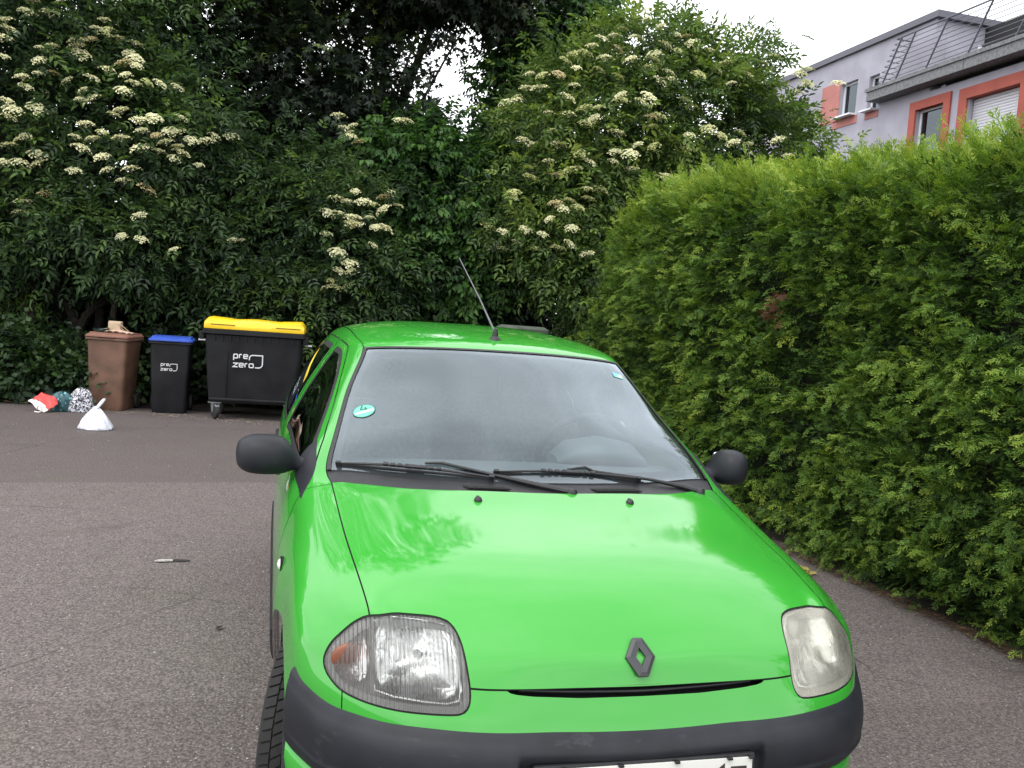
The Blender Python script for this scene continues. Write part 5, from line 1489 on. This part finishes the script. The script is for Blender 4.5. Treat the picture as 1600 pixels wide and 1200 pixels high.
# side repeaters, door handles
for sg in (-1, 1):
    k = np.argmin((SHELL.D[:, 1] - .905) ** 2 + (SHELL.D[:, 2] - .715) ** 2 + (SHELL.D[:, 3] < 3.5) * 9)
    p = SHELL.D[k]
    mb = MB(); mb.lathe([(.0, .012), (.010, .010), (.016, .004), (.018, -.004)], (0, 0, 0), "x", 18)
    o = mb.build("side_repeater", simple("repeater_clear", (.72, .70, .64), .15, spec=.8), car)
    o.scale = (1 * sg, 1.5, 1); o.location = (p[0] * sg, p[1], p[2])
    mb = MB(); mb.lathe([(.022, .002), (.022, -.004)], (0, 0, 0), "x", 18); mb.lathe([(.016, .0035), (.022, .0035), (.022, .0)], (0, 0, 0), "x", 18)
    o2 = mb.build("repeater_seal", M_GAP, o)
    for hy, hz in ((1.96, .80), (2.70, .83)):
        k = np.argmin((SHELL.D[:, 1] - hy) ** 2 + (SHELL.D[:, 2] - hz) ** 2 + (SHELL.D[:, 3] < 3.5) * 9)
        p = SHELL.D[k]
        mb = MB(); mb.rbox((p[0] * sg, hy, hz), (.030, .15, .034), .012); mb.build("door_handle", M_BLACK, car)

# ---------------------------------------------------------------- wheels
M_TREAD = simple("tyre_tread", (.012, .0115, .011), .85, var=.3, vscale=40, bump=(220, .3, .001))
def wheel(x, y, steer, sg):
    w = empty("wheel", (x, y, .283), steer, car)
    mb = MB()
    prof = [(.178,-.066),(.186,-.078),(.215,-.086),(.245,-.087),(.262,-.082),(.272,-.073),(.2755,-.055),(.277,0),(.2755,.055),(.272,.073),(.262,.082),(.245,.087),(.215,.086),(.186,.078),(.178,.066)]
    mb.lathe(prof, (0, 0, 0), "x", 72, 0)
    NB = 64
    for k in range(NB):
        w0 = 2 * math.pi * k / NB; dw = 2 * math.pi / NB
        for s in (-1, 1):
            for (x0, x1, sk, fill, ph) in ((.048, .076, .30, .80, 0.), (.018, .044, .55, .78, .25), (.002, .015, .6, .72, .5)):
                V = []
                for r0, r1 in ((.270, .2835),):
                    for (xx, e) in ((x0, 0), (x1, 1)):
                        drop = .0065 * max(0, (xx - .045) / .03) ** 2
                        for a_ in (0, fill):
                            ang = w0 + dw * (ph + a_ + sk * (xx / .03) * 1.0)
                            for rr in (r0, r1 - drop):
                                V.append((s * xx, rr * math.cos(ang), rr * math.sin(ang)))
                mb.add(V, [(0, 1, 3, 2), (4, 6, 7, 5), (1, 5, 7, 3), (0, 4, 5, 1), (2, 3, 7, 6)], 0, False)
    mb.build("tyre", M_TREAD, w)
    mb = MB()
    mb.lathe([(.0, .050 * sg), (.03, .052 * sg), (.05, .045 * sg), (.10, .030 * sg), (.135, .045 * sg), (.165, .070 * sg), (.180, .074 * sg), (.182, .066 * sg), (.165, .03 * sg), (.160, -.06 * sg)], (0, 0, 0), "x", 40)
    for k in range(10):
        w0 = 2 * math.pi * k / 10
        mb.rbox((.045 * sg, .105 * math.cos(w0), .105 * math.sin(w0)), (.02, .03, .05), .006, Matrix.Rotation(w0, 3, "X"))
    mb.build("rim", M_STEEL, w)
    return w
ST = math.radians(-13.5)
for sg in (-1, 1):
    wheel(.705 * sg, .735, ST, sg)
    wheel(.715 * sg, 3.14, 0, sg)
# inner wheel housings, floor and engine bay (dark)
mb = MB()
for sg in (-1, 1):
    for (cy, cz), r in ((FW, .335), (RW, .33)):
        V, F = [], []
        K = 24
        for k in range(K + 1):
            a_ = -0.02 + (math.pi + .04) * k / K
            for xx in (.80 if cy < 2 else .79, .50):
                V.append((xx * sg * (.985), cy + r * 1.01 * math.cos(a_), cz + r * 1.01 * math.sin(a_)))
        for k in range(K): F.append((2 * k, 2 * k + 1, 2 * k + 3, 2 * k + 2))
        mb.add(V, F, 0, True)
        mb.add([(.50 * sg, cy - .33, .20), (.50 * sg, cy + .33, .20), (.50 * sg, cy + .33, .66), (.50 * sg, cy - .33, .66)], [(0, 1, 2, 3)])
mb.box((0, 2.02, .20), (1.30, 3.0, .02))
mb.box((0, 1.02, .50), (1.28, .02, .70))
mb.build("underbody", M_DARK, body_o)

# ---------------------------------------------------------------- cabin
mb = MB()
A = []
for (y, z) in ((1.045, .925), (1.12, .940), (1.25, .945), (1.38, .940), (1.46, .915), (1.49, .86), (1.47, .70), (1.44, .5)):
    A.append([(x, y - .04 * (abs(x) / .60) ** 2 * -1, z + .012 * math.cos(x * 2)) for x in np.linspace(-.625, .625, 25)])
A = np.array(A)
dash = grid_mesh(A.transpose(1, 0, 2), "dashboard", M_DASH, car, mirror=False)
V, F = loft([(.18, 1.44, .955, .07, .02), (.24, 1.43, .985, .10, .045), (.36, 1.43, .995, .11, .055), (.48, 1.43, .985, .10, .045), (.54, 1.44, .955, .07, .02)], 24, 2.2)
mb = MB(); mb.add(V, F, 0, True); mb.build("instrument_hood", M_DASH, dash)
# paper lying on the dashboard against the glass
steer = empty("steering_wheel", (.36, 1.60, .955), 0, car); steer.rotation_euler = (math.radians(-62), 0, 0)
mb = MB()
ringp = [(.185 * math.cos(a_), .185 * math.sin(a_), 0) for a_ in np.linspace(0, 2 * math.pi, 49)]
mb.tube(ringp, .014, 10, cap=False); mb.build("steering_rim", M_DARK, steer)
mb = MB(); mb.rbox((0, 0, -.02), (.14, .12, .05), .02)
for a_ in (0.1, math.pi - .1, -math.pi / 2): mb.rbox((.11 * math.cos(a_), .11 * math.sin(a_), -.012), (.15, .035, .015), .006, Matrix.Rotation(a_, 3, "Z"))
mb.build("steering_hub", M_DARK, steer)
def seat(x):
    s = empty("seat", (x, 2.05, .30), 0, car)
    mb = MB(); mb.rbox((0, -.08, .14), (.50, .52, .16), .06); mb.build("seat_cushion", M_SEAT, s)
    mb = MB(); mb.rbox((0, .24, .46), (.48, .14, .62), .06, Matrix.Rotation(math.radians(-16), 3, "X")); mb.build("backrest", M_SEAT, s)
    mb = MB(); mb.rbox((0, .36, .86), (.27, .09, .19), .04, Matrix.Rotation(math.radians(-10), 3, "X")); mb.build("headrest", M_SEAT, s)
seat(.36); seat(-.36)
mb = MB(); mb.rbox((0, 2.86, .45), (1.26, .50, .18), .06); mb.rbox((0, 3.14, .76), (1.24, .14, .60), .05, Matrix.Rotation(math.radians(-18), 3, "X")); mb.build("rear_bench", M_SEAT, car)
mb = MB(); mb.rbox((0, 1.655, 1.262), (.22, .022, .062), .02); mb.tube([(0, 1.65, 1.27), (0, 1.62, 1.325)], .008); mb.rbox((0.0, 1.60, 1.327), (.045, .03, .012), .004); mb.build("rear_view_mirror", M_DARK, car)
mb = MB(); mb.add([(-.50, 1.95, 1.34), (.50, 1.95, 1.34), (.48, 3.0, 1.335), (-.48, 3.0, 1.335)], [(0, 1, 2, 3)]); mb.build("headlining", simple("headlining", (.35, .36, .36), .95), car)
# stickers inside the windscreen
def on_glass(x, z):
    d = (glass.D[:, 0] - abs(x)) ** 2 + (glass.D[:, 2] - z) ** 2
    k = np.argsort(d)[:4]; w_ = 1 / (d[k] + 1e-6); w_ /= w_.sum()
    p = w_ @ glass.D[k, :3]; n_ = w_ @ glass.D[k, 5:8]
    if x < 0: p = p * [-1, 1, 1]; n_ = n_ * [-1, 1, 1]
    n_ = Vector(n_).normalized(); e_ = Vector((1, 0, 0)); e_ = (e_ - n_ * e_.dot(n_)).normalized()
    return Vector(p), n_, e_, n_.cross(e_)
p, n_, ex_, ey_ = on_glass(-.541, 1.117)
circ = [(.040 * math.cos(a_), .040 * math.sin(a_)) for a_ in np.linspace(0, 2 * math.pi, 33)[:-1]]
mb = MB(); o_ = p + n_ * .0015
flat_poly(mb, circ, o_, ex_, ey_, .0004, 0)
stroke(mb, [(c[0] * .96, c[1] * .96) for c in circ] + [(circ[0][0] * .96, circ[0][1] * .96)], .003, o_ + n_ * .0006, ex_, ey_, .0002, 1)
stroke(mb, [(-.004, .034), (-.011, .010), (.013, .010)], .0055, o_ + n_ * .0006, ex_, ey_, .0003, 1)
stroke(mb, [(.006, .021), (.007, .002)], .0055, o_ + n_ * .0008, ex_, ey_, .0003, 1)
flat_poly(mb, [(-.031, -.017), (.033, -.009), (.033, .003), (-.031, -.005)], o_ + n_ * .0006, ex_, ey_, .0003, 2)
mb.build("sticker", [simple("sticker_green", (.10, .42, .30), .3), simple("sticker_ink", (.02, .10, .08), .5), simple("sticker_field", (.55, .75, .70), .3)], wsg)["label"] = "round green sticker marked 4"
p, n_, ex_, ey_ = on_glass(.478, 1.275)
mb = MB(); flat_poly(mb, [(-.022, -.014), (.022, -.014), (.022, .014), (-.022, .014)], p + n_ * .0012, ex_, ey_, .0004, 0)
flat_poly(mb, [(-.006, -.010), (.020, -.010), (.016, .010), (.002, .008)], p + n_ * .0018, ex_, ey_, .0004, 1)
mb.build("sticker", [simple("sticker_blue", (.10, .45, .62), .3), simple("sticker_yellow", (.65, .70, .20), .3)], wsg)["label"] = "small blue and yellow square sticker"
# ================================================================ bins, rubbish
M_BROWN = simple("bin_brown", (.128, .067, .043), .6, var=.34, vscale=5, bump=(300, .25, .001))
M_BLKBIN = simple("bin_black", (.0050, .0056, .0085), .55, spec=.32, var=.55, vscale=4, var2=(.0125, .0132, .0155), bump=(300, .25, .001))
M_BLUE = simple("lid_blue", (.035, .085, .42), .4, var=.12, vscale=6)
M_YEL = simple("lid_yellow", (.78, .52, .012), .42, var=.08, vscale=5)
M_LOGO = simple("logo_white", (.70, .70, .72), .5)
M_GALV = simple("galvanised", (.42, .43, .45), .4, metal=.7)
M_WHEELR = simple("castor_rubber", (.016, .016, .017), .7)

def arcpts(cx, cy, r, a0, a1, n=6):
    return [(cx + r * math.cos(math.radians(a0 + (a1 - a0) * k / n)), cy + r * math.sin(math.radians(a0 + (a1 - a0) * k / n))) for k in range(n + 1)]

def word_mark(parent, origin, ex, ey, w, name="logo"):
    """two lines of rounded lettering, pre over zero, with a leaf-shaped frame running off to the right; width w"""
    s = w / 36.0; mb = MB(); t = 1.15 * s
    def st(P, th=t): stroke(mb, [(x * s, y * s) for x, y in P], th, origin, ex, ey, .003)
    def letter_p(x, y): st([(x, y - 2.4), (x, y + 2.6), *arcpts(x + .9, y + 3.1, .9, 180, 90, 3), *arcpts(x + 3.1, y + 3.1, .9, 90, 0, 3), *arcpts(x + 3.1, y + .9, .9, 0, -90, 3), (x, y)])
    def letter_r(x, y): st([(x, y), (x, y + 3.1), *arcpts(x + .9, y + 3.1, .9, 180, 90, 3), (x + 2.4, y + 4)])
    def letter_e(x, y): st([(x, y + 2), (x + 4, y + 2), (x + 4, y + 3.1), *arcpts(x + 3.1, y + 3.1, .9, 0, 90, 3), *arcpts(x + .9, y + 3.1, .9, 90, 180, 3), *arcpts(x + .9, y + .9, .9, 180, 270, 3), (x + 4, y)])
    def letter_z(x, y): st([(x, y + 4), (x + 4.6, y + 4), (x, y), (x + 4.8, y)])
    def letter_o(x, y):
        P = [*arcpts(x + 3.4, y + 3.1, .9, 0, 90, 3), *arcpts(x + .9, y + 3.1, .9, 90, 180, 3), *arcpts(x + .9, y + .9, .9, 180, 270, 3), *arcpts(x + 3.4, y + .9, .9, 270, 360, 3)]
        st(P + [P[0]])
    y1, y0 = 1.4, -6.2
    letter_p(-17.5, y1 + 2); letter_r(-11.6, y1 + 2); letter_e(-7.2, y1 + 2)
    letter_z(-17.8, y0); letter_e(-11.4, y0); letter_r(-5.6, y0); letter_o(-1.2, y0)
    st([(-1.2, y1 + .3), (-1.2, y1 + 2.4), *arcpts(2.2, y1 + 2.4, 3.4, 180, 90, 5), (12.5, y1 + 5.8), (12.5, y0 + 4), *arcpts(8.5, y0 + 4, 4, 0, -90, 6), (4.9, y0)])
    return mb.build(name, M_LOGO, parent)

def tub(levels, nx=0):
    """stack of rounded rectangles (w, d, z, yshift, r) -> vertices, faces"""
    V, F = [], []; n = None
    for (w, d, z, ys, r) in levels:
        pts = rounded([(-w / 2, -d / 2), (w / 2, -d / 2), (w / 2, d / 2), (-w / 2, d / 2)], r, 4)
        n = len(pts); V += [(x, y + ys, z) for x, y in pts]
    for i in range(len(levels) - 1):
        F += [(i * n + k, i * n + (k + 1) % n, (i + 1) * n + (k + 1) % n, (i + 1) * n + k) for k in range(n)]
    F.append(tuple(range(n - 1, -1, -1))); F.append(tuple((len(levels) - 1) * n + k for k in range(n)))
    return V, F

def wheelie_bin(loc, rz, label, body_m, lid_m, logo):
    b = empty("wheelie_bin", loc, rz); tag(b, label, "bin", "wheeled bins at the yard edge")
    V, F = tub([(.375, .40, .0, .0, .05), (.395, .42, .03, .0, .05), (.445, .48, .55, .0, .05), (.470, .52, .84, .01, .05), (.475, .525, .862, .01, .05)])
    mb = MB(); mb.add(V, F, 0, True); mb.build("bin_body", body_m, b)
    V, F = tub([(.500, .545, .845, .01, .045), (.512, .560, .852, .01, .045), (.512, .560, .872, .01, .045), (.500, .545, .878, .01, .045)])
    mb = MB(); mb.add(V, F, 0, True); mb.build("rim", body_m, b)
    for x in (-.10, .10):
        mb = MB(); mb.rbox((x, -.205, .45), (.012, .014, .70), .004, Matrix.Rotation(math.radians(2.6), 3, "X")); mb.build("rib", body_m, b)
    V, F = tub([(.505, .555, .880, .01, .05), (.515, .570, .884, .01, .05), (.515, .570, .900, .01, .05), (.490, .540, .912, .01, .06), (.440, .490, .928, .02, .07), (.38, .43, .934, .02, .07)])
    mb = MB(); mb.add(V, F, 0, True)
    mb.rbox((-.20, .0, .926), (.05, .40, .022), .01); mb.rbox((.20, .0, .926), (.05, .40, .022), .01)
    mb.build("lid", lid_m, b)
    mb = MB(); mb.rbox((0, -.283, .890), (.20, .02, .014), .005); mb.build("lid_grip", lid_m, b)
    mb = MB(); mb.tube([(-.20, .30, .895), (-.20, .345, .91), (.20, .345, .91), (.20, .30, .895)], .014, 8); mb.build("handle", body_m, b)
    for x in (-.225, .225):
        w = empty("wheel", (x, .22, .10), 0, b)
        mb = MB(); mb.lathe([(.045, -.022), (.085, -.022), (.10, -.015), (.10, .015), (.085, .022), (.045, .022)], (0, 0, 0), "x", 20); mb.build("tyre", M_WHEELR, w)
        mb = MB(); mb.lathe([(0, -.018), (.05, -.018), (.05, .018), (0, .018)], (0, 0, 0), "x", 14); mb.build("hub", body_m, w)
    if logo:
        word_mark(b, Vector((.005, -.2405, .565)), Vector((1, 0, 0)), Vector((0, -.055, 1)).normalized(), .22)
    return b

R_ = math.radians
brown = wheelie_bin((-2.715, 9.98, 0), R_(-12), "brown wheeled bin with litter piled on its lid", M_BROWN, simple("lid_brown", (.200, .095, .068), .55, var=.12, vscale=6), False)
blueb = wheelie_bin((-2.045, 9.93, 0), R_(1), "black wheeled bin with a blue lid and white lettering", M_BLKBIN, M_BLUE, True)

# the big four-wheeled container
cont = empty("waste_container", (-1.045, 9.66, 0), R_(-4))
tag(cont, "large black wheeled container with a yellow lid and white lettering", "container")
V, F = tub([(.98, .58, .20, .0, .05), (1.00, .60, .215, .0, .05), (1.02, .62, .27, .0, .05), (1.10, .72, .80, .0, .05), (1.135, .755, 1.03, .0, .05)])
mb = MB(); mb.add(V, F, 0, True); mb.build("container_body", M_BLKBIN, cont)
V, F = tub([(1.16, .78, 1.015, 0, .04), (1.215, .83, 1.03, 0, .04), (1.215, .83, 1.052, 0, .04), (1.19, .80, 1.056, 0, .04), (1.19, .80, 1.075, 0, .04), (1.165, .78, 1.085, 0, .04)])
mb = MB(); mb.add(V, F, 0, True); mb.build("rim", M_BLKBIN, cont)
mb = MB(); mb.box((0, 0, 0), (.010, .02, .07)); rr = mb.build("rim_rib", M_BLKBIN, cont); rr.location = (-.45, -.383, .985)
for k in range(1, 11): link("rim_rib", rr.data, cont).location = (-.45 + .09 * k, -.383, .985)
mb = MB(); mb.rbox((0, -.318, .245), (.99, .02, .03), .008); mb.rbox((-.30, -.335, .55), (.012, .03, .55), .005, Matrix.Rotation(R_(5), 3, "X")); mb.build("base_rib", M_BLKBIN, cont)
# lid: humped, with two raised pads and a stepped groove across the front
nx, V, F = 60, [], []
prof = [(-.395, 1.088), (-.400, 1.120), (-.396, 1.150), (-.380, 1.152), (-.376, 1.160), (-.370, 1.183), (-.34, 1.200), (-.2, 1.208), (.1, 1.210), (.36, 1.18), (.39, 1.088)]
for i in range(nx + 1):
    x = -.575 + 1.15 * i / nx
    hump = .006 * math.cos(x * 11.5) + .006 * (1 if abs(x) > .30 else 0) * (1 - smoothstep(.28, .36, abs(x)) * 0)
    step = .020 * (smoothstep(-.30, -.20, x) - smoothstep(.16, .26, x))
    e = 1 - .35 * max(0, (abs(x) - .54) / .035)
    for j, (y, z) in enumerate(prof):
        zz = z + (hump if j > 4 and j < 10 else 0) - (step if 2 <= j <= 5 else 0)
        V.append((x, y, 1.088 + (zz - 1.088) * (e if j else 1) + .020 * (-x / .575) * 0))
m = len(prof)
for i in range(nx):
    F += [(i * m + j, (i + 1) * m + j, (i + 1) * m + j + 1, i * m + j + 1) for j in range(m - 1)]
F += [tuple(range(m)), tuple(nx * m + j for j in range(m - 1, -1, -1))]
mb = MB(); mb.add(V, F, 0, True); mb.build("lid", M_YEL, cont)
for x in (-.36, .39):
    mb = MB(); mb.box((x, -.3985, 1.137), (.28, .004, .010)); mb.build("lid_slot", simple("lid_shadow_gap", (.10, .06, .01), .8), cont)
for sx in (-1, 1):
    mb = MB(); mb.tube([(sx * .585, -.10, .93), (sx * .67, -.10, .93)], .016, 10); mb.build("lifting_pin", M_GALV, cont)
    mb = MB(); mb.rbox((sx * .60, -.30, 1.00), (.06, .14, .10), .01); mb.build("corner_bracket", M_BLKBIN, cont)
    for sy in (-1, 1):
        c = empty("castor", (sx * .43, sy * .24 - (.03 if sy < 0 else 0), 0), R_(28 if sx < 0 else 12), cont)
        mb = MB(); mb.lathe([(.035, -.026), (.078, -.026), (.092, -.018), (.095, 0), (.092, .018), (.078, .026), (.035, .026)], (0, -.03, .095), "x", 24); mb.build("castor_tyre", M_WHEELR, c)
        mb = MB(); mb.lathe([(0, -.022), (.045, -.022), (.045, .022), (0, .022)], (0, -.03, .095), "x", 16); mb.build("castor_hub", simple("castor_hub", (.05, .05, .055), .5), c)
        mb = MB(); mb.box((0, .0, .197), (.12, .11, .012)); 
        for q in (-.034, .034):
            mb.add([(q - .003, -.055, .19), (q - .003, .035, .19), (q - .003, -.012, .085), (q - .003, -.045, .085), (q + .003, -.055, .19), (q + .003, .035, .19), (q + .003, -.012, .085), (q + .003, -.045, .085)], [(0, 1, 2, 3), (4, 7, 6, 5), (0, 3, 7, 4), (1, 5, 6, 2), (2, 6, 7, 3)])
        mb.rbox((0, -.085, .165), (.05, .05, .010), .003, Matrix.Rotation(R_(25), 3, "X"))
        mb.build("castor_fork", M_GALV, c)
word_mark(cont, Vector((-.03, -.366, .715)), Vector((1, 0, 0)), Vector((0, -.09, 1)).normalized(), .40)

# ---- litter on the brown bin
def crumple(V, amt, seed):
    r = random.Random(seed); return [(x + r.uniform(-amt, amt), y + r.uniform(-amt, amt), z + r.uniform(-amt, amt) * (0 if z < .004 else 1)) for x, y, z in V]
M_KRAFT = simple("kraft_paper", (.42, .32, .22), .85, var=.15, vscale=20)
def on_brown(x, y, z): 
    p = Matrix.Rotation(R_(-13), 3, "Z") @ Vector((x, y, 0)); return (-2.715 + p.x, 9.98 + p.y, z)
kb = empty("paper_bag", on_brown(.01, -.02, .955), R_(-8)); tag(kb, "small upright kraft paper bag on the brown bin lid", "bag")
bm = bmesh.new(); bmesh.ops.create_grid(bm, x_segments=1, y_segments=1, size=.5); bm.free()
V, F = tub([(.135, .085, .0, 0, .006), (.145, .095, .004, 0, .006), (.140, .09, .05, 0, .006), (.145, .088, .10, .004, .006), (.140, .070, .118, .01, .006)])
mb = MB(); mb.add(crumple(V, .004, 3), F, 0, False); mb.build("bag_body", M_KRAFT, kb)
mb = MB(); mb.tube([(.05, -.05, .09), (.09, -.06, .075), (.14, -.05, .03), (.185, -.045, -.005), (.17, -.06, -.012), (.10, -.07, .03)], .005, 6); mb.build("bag_handle", simple("kraft_cord", (.34, .26, .17), .9), kb)
pk = empty("paper_bag", on_brown(.06, -.09, .937), R_(-22)); tag(pk, "flattened pinkish paper bag lying across the brown bin lid", "bag")
V, F = [], []
for i in range(13):
    for j in range(7):
        u, v = i / 12, j / 6
        V.append((-.17 + .34 * u, -.09 + .18 * v, .006 + .030 * math.sin(u * 3.1) * (.6 + .4 * math.sin(v * 3.1)) + .006 * math.sin(u * 23 + v * 11)))
for i in range(12):
    for j in range(6): F.append((i * 7 + j, (i + 1) * 7 + j, (i + 1) * 7 + j + 1, i * 7 + j + 1))
nb = len(V); V += [(x, y, z - .012) for x, y, z in V]; F += [tuple(k + nb for k in reversed(f)) for f in F]
mb = MB(); mb.add(V, F, 0, True); mb.build("bag_body", simple("pink_paper", (.56, .38, .29), .8, var=.1, vscale=20), pk)
tr = empty("food_tray", on_brown(-.13, -.10, .938), R_(-30)); tag(tr, "dark green crumpled food tray on the left of the bin lid", "tray")
V, F = tub([(.11, .075, .0, 0, .012), (.15, .105, .035, 0, .014), (.16, .115, .036, 0, .014), (.15, .105, .030, 0, .014), (.11, .075, .008, 0, .012)])
mb = MB(); mb.add(crumple(V, .005, 5), F[:-2] + [F[-1]], 0, False); mb.build("tray_body", simple("tray_green", (.012, .035, .030), .3), tr)
mb = MB()
for k, (x, y, c) in enumerate(((.05, -.01, 0), (.075, .02, 1), (.06, .03, 0), (.03, .04, 1))):
    mb.add(crumple([(x - .03, y - .02, .035), (x + .03, y - .015, .05), (x + .025, y + .02, .055), (x - .02, y + .02, .04)], .008, k), [(0, 1, 2, 3)], c)
mb.build("wrapper", [simple("wrapper_green", (.18, .42, .28), .5), simple("wrapper_cream", (.55, .50, .40), .6)], tr)

# ---- bags on the ground
def sack(name, loc, rz, label, prof, mat, seed, squash=(1, 1), folds=9, amp=.06, n=40, cat="bag"):
    """soft standing bag: profile (radius, z), pleated"""
    b = empty(name, loc, rz); tag(b, label, cat)
    r = random.Random(seed); ph = [r.uniform(0, 6.28) for _ in range(6)]
    V, F = [], []
    t0 = prof[-1][1]
    P = ncspline(np.arange(len(prof)), np.array(prof, float))(np.linspace(0, len(prof) - 1, 26))
    for (R, z) in P:
        R = max(R, .002); f = z / t0
        for k in range(n):
            w = 2 * math.pi * k / n
            q = R * (1 + amp * (.35 + f) * math.sin(folds * w + ph[0] + 2.2 * f) + amp * .8 * math.sin(4 * w + ph[1] - 5 * f) + amp * .6 * math.sin(17 * w + ph[2] + 9 * f) + amp * .5 * math.sin(8 * f + 3 * w + ph[3]))
            V.append((q * math.cos(w) * squash[0], q * math.sin(w) * squash[1], max(.002, z + .010 * math.sin(5 * w + ph[4]) * (f > .05))))
    for i in range(len(P) - 1):
        for k in range(n): F.append((i * n + k, i * n + (k + 1) % n, (i + 1) * n + (k + 1) % n, (i + 1) * n + k))
    F += [tuple(range(n - 1, -1, -1)), tuple((len(P) - 1) * n + k for k in range(n))]
    mb = MB(); mb.add(V, F, 0, True); mb.build("bag_body", mat, b)
    return b
M_WHITEB = leaf_white = simple("white_plastic", (.66, .67, .74), .38, var=.10, vscale=9)
wb = sack("plastic_bag", (-2.59, 8.22, 0), R_(-15), "knotted white plastic carrier bag standing alone on the asphalt", [(.155, 0), (.172, .012), (.160, .05), (.125, .11), (.085, .165), (.045, .205), (.022, .225), (.012, .235)], M_WHITEB, 8, (1, .8), 11, .05)
mb = MB(); mb.tube([(0, 0, .215), (.018, 0, .245), (.05, 0, .29), (.078, 0, .322), (.090, 0, .330), (.086, 0, .312), (.055, -.004, .268), (.02, -.004, .225)], [.014, .012, .012, .010, .009, .010, .011, .012], 8); mb.build("bag_handle", M_WHITEB, wb)
mt, N, L, P_ = mat_new("print_black_white"); tc = N.new("ShaderNodeTexCoord"); no = N.new("ShaderNodeTexNoise"); no.inputs["Scale"].default_value = 34; no.inputs["Detail"].default_value = 3; no.inputs["Distortion"].default_value = 1.5
rp = N.new("ShaderNodeValToRGB"); rp.color_ramp.interpolation = "CONSTANT"; rp.color_ramp.elements[0].color = (.012, .012, .016, 1); rp.color_ramp.elements[1].position = .50; rp.color_ramp.elements[1].color = (.60, .60, .66, 1)
L.new(tc.outputs["Object"], no.inputs["Vector"]); L.new(no.outputs["Fac"], rp.inputs["Fac"]); L.new(rp.outputs["Color"], P_.inputs["Base Color"]); P_.inputs["Roughness"].default_value = .45
sack("shopping_bag", (-2.985, 9.56, 0), R_(10), "black and white patterned bag slumped against the brown bin", [(.125, 0), (.140, .02), (.130, .09), (.115, .16), (.09, .22), (.055, .262), (.02, .275)], mt, 15, (1, .7), 7, .07)
mt2, N, L, P_ = mat_new("print_teal"); tc = N.new("ShaderNodeTexCoord"); vo = N.new("ShaderNodeTexVoronoi"); vo.inputs["Scale"].default_value = 19
rp = N.new("ShaderNodeValToRGB"); rp.color_ramp.elements[0].position = .22; rp.color_ramp.elements[0].color = (.22, .45, .47, 1); rp.color_ramp.elements[1].position = .30; rp.color_ramp.elements[1].color = (.020, .085, .100, 1)
L.new(tc.outputs["Object"], vo.inputs["Vector"]); L.new(vo.outputs["Distance"], rp.inputs["Fac"]); L.new(rp.outputs["Color"], P_.inputs["Base Color"]); P_.inputs["Roughness"].default_value = .45
tb_ = sack("shopping_bag", (-3.19, 9.58, 0), R_(-10), "teal patterned bag slumped between the red bag and the patterned bag", [(.115, 0), (.130, .02), (.125, .08), (.115, .14), (.085, .19), (.04, .215), (.015, .22)], mt2, 16, (1.0, .75), 6, .06)
mb = MB(); mb.tube([(.02, -.105, .165), (.005, -.118, .12), (.01, -.122, .06), (.05, -.120, .03), (.085, -.108, .05), (.09, -.10, .10), (.075, -.098, .14)], .006, 6); mb.build("bag_handle", simple("strap_dark", (.008, .022, .026), .6), tb_)
# red and white carrier bag lying on its side
rb = empty("shopping_bag", (-3.40, 9.47, 0), R_(-28)); rb.scale = (.82, .82, .82); tag(rb, "red and white carrier bag lying tipped over at the yard edge", "bag")
M_REDB = simple("red_plastic", (.56, .035, .030), .4); M_REDW = simple("white_print", (.68, .62, .62), .4)
V, F = [], []
for i in range(15):
    u = i / 14
    for j in range(9):
        v = j / 8
        x = -.15 + .30 * v; h = .19 * (1 - .25 * abs(v - .5))
        V.append((x + .05 * u, -.09 + .12 * u + .010 * math.sin(9 * v + 4 * u), .01 + h * u + .008 * math.sin(15 * u + 7 * v)))
nF = []
for i in range(14):
    for j in range(8): F.append((i * 9 + j, i * 9 + j + 1, (i + 1) * 9 + j + 1, (i + 1) * 9 + j))
fm = [1 if (i < 6 - abs(j - 4) * .6) else 0 for i in range(14) for j in range(8)]
b0 = len(V); V += [(x, y + .10 * (1 - abs(2 * ((k % 9) / 8) - 1) ** 2) * .8, z * .98) for k, (x, y, z) in enumerate(V)]
F2 = [tuple(k + b0 for k in reversed(f)) for f in F]
RB = Matrix.Rotation(R_(28), 3, "Y")
mb = MB(); V = [RB @ Vector(p) for p in V]; zmin = min(p.z for p in V); V = [(p.x, p.y, p.z - zmin + .003) for p in V]
for k, f in enumerate(F): mb.add([V[q] for q in f], [(0, 1, 2, 3)], fm[k], True)
mb.add(V, F2, 0, True); mb.build("bag_body", [M_REDB, M_REDW], rb)
mb = MB(); mb.tube([(.06, -.13, .05), (.10, -.15, .10), (.155, -.16, .09), (.165, -.165, .03), (.12, -.17, .012), (.05, -.16, .015)], .010, 6); mb.build("bag_handle", M_REDW, rb)
# mossy low box seen over the car roof
mbx = empty("storage_box", (2.00, 8.45, 0), R_(-12)); tag(mbx, "low dark box with a mossy lid standing behind the car roof", "box")
part_box("box_body", (0, 0, .647), (.55, .50, 1.286), simple("box_grey", (.035, .04, .035), .8, var=.4, vscale=6), mbx)
V, F = tub([(.58, .54, 1.29, 0, .03), (.60, .56, 1.31, 0, .03), (.60, .56, 1.35, 0, .03), (.50, .46, 1.38, 0, .05)])
mb = MB(); mb.add(V, F, 0, True); mb.build("lid", simple("mossy_lid", (.065, .080, .060), .95, var=.5, vscale=8, bump=(40, .8, .01)), mbx)
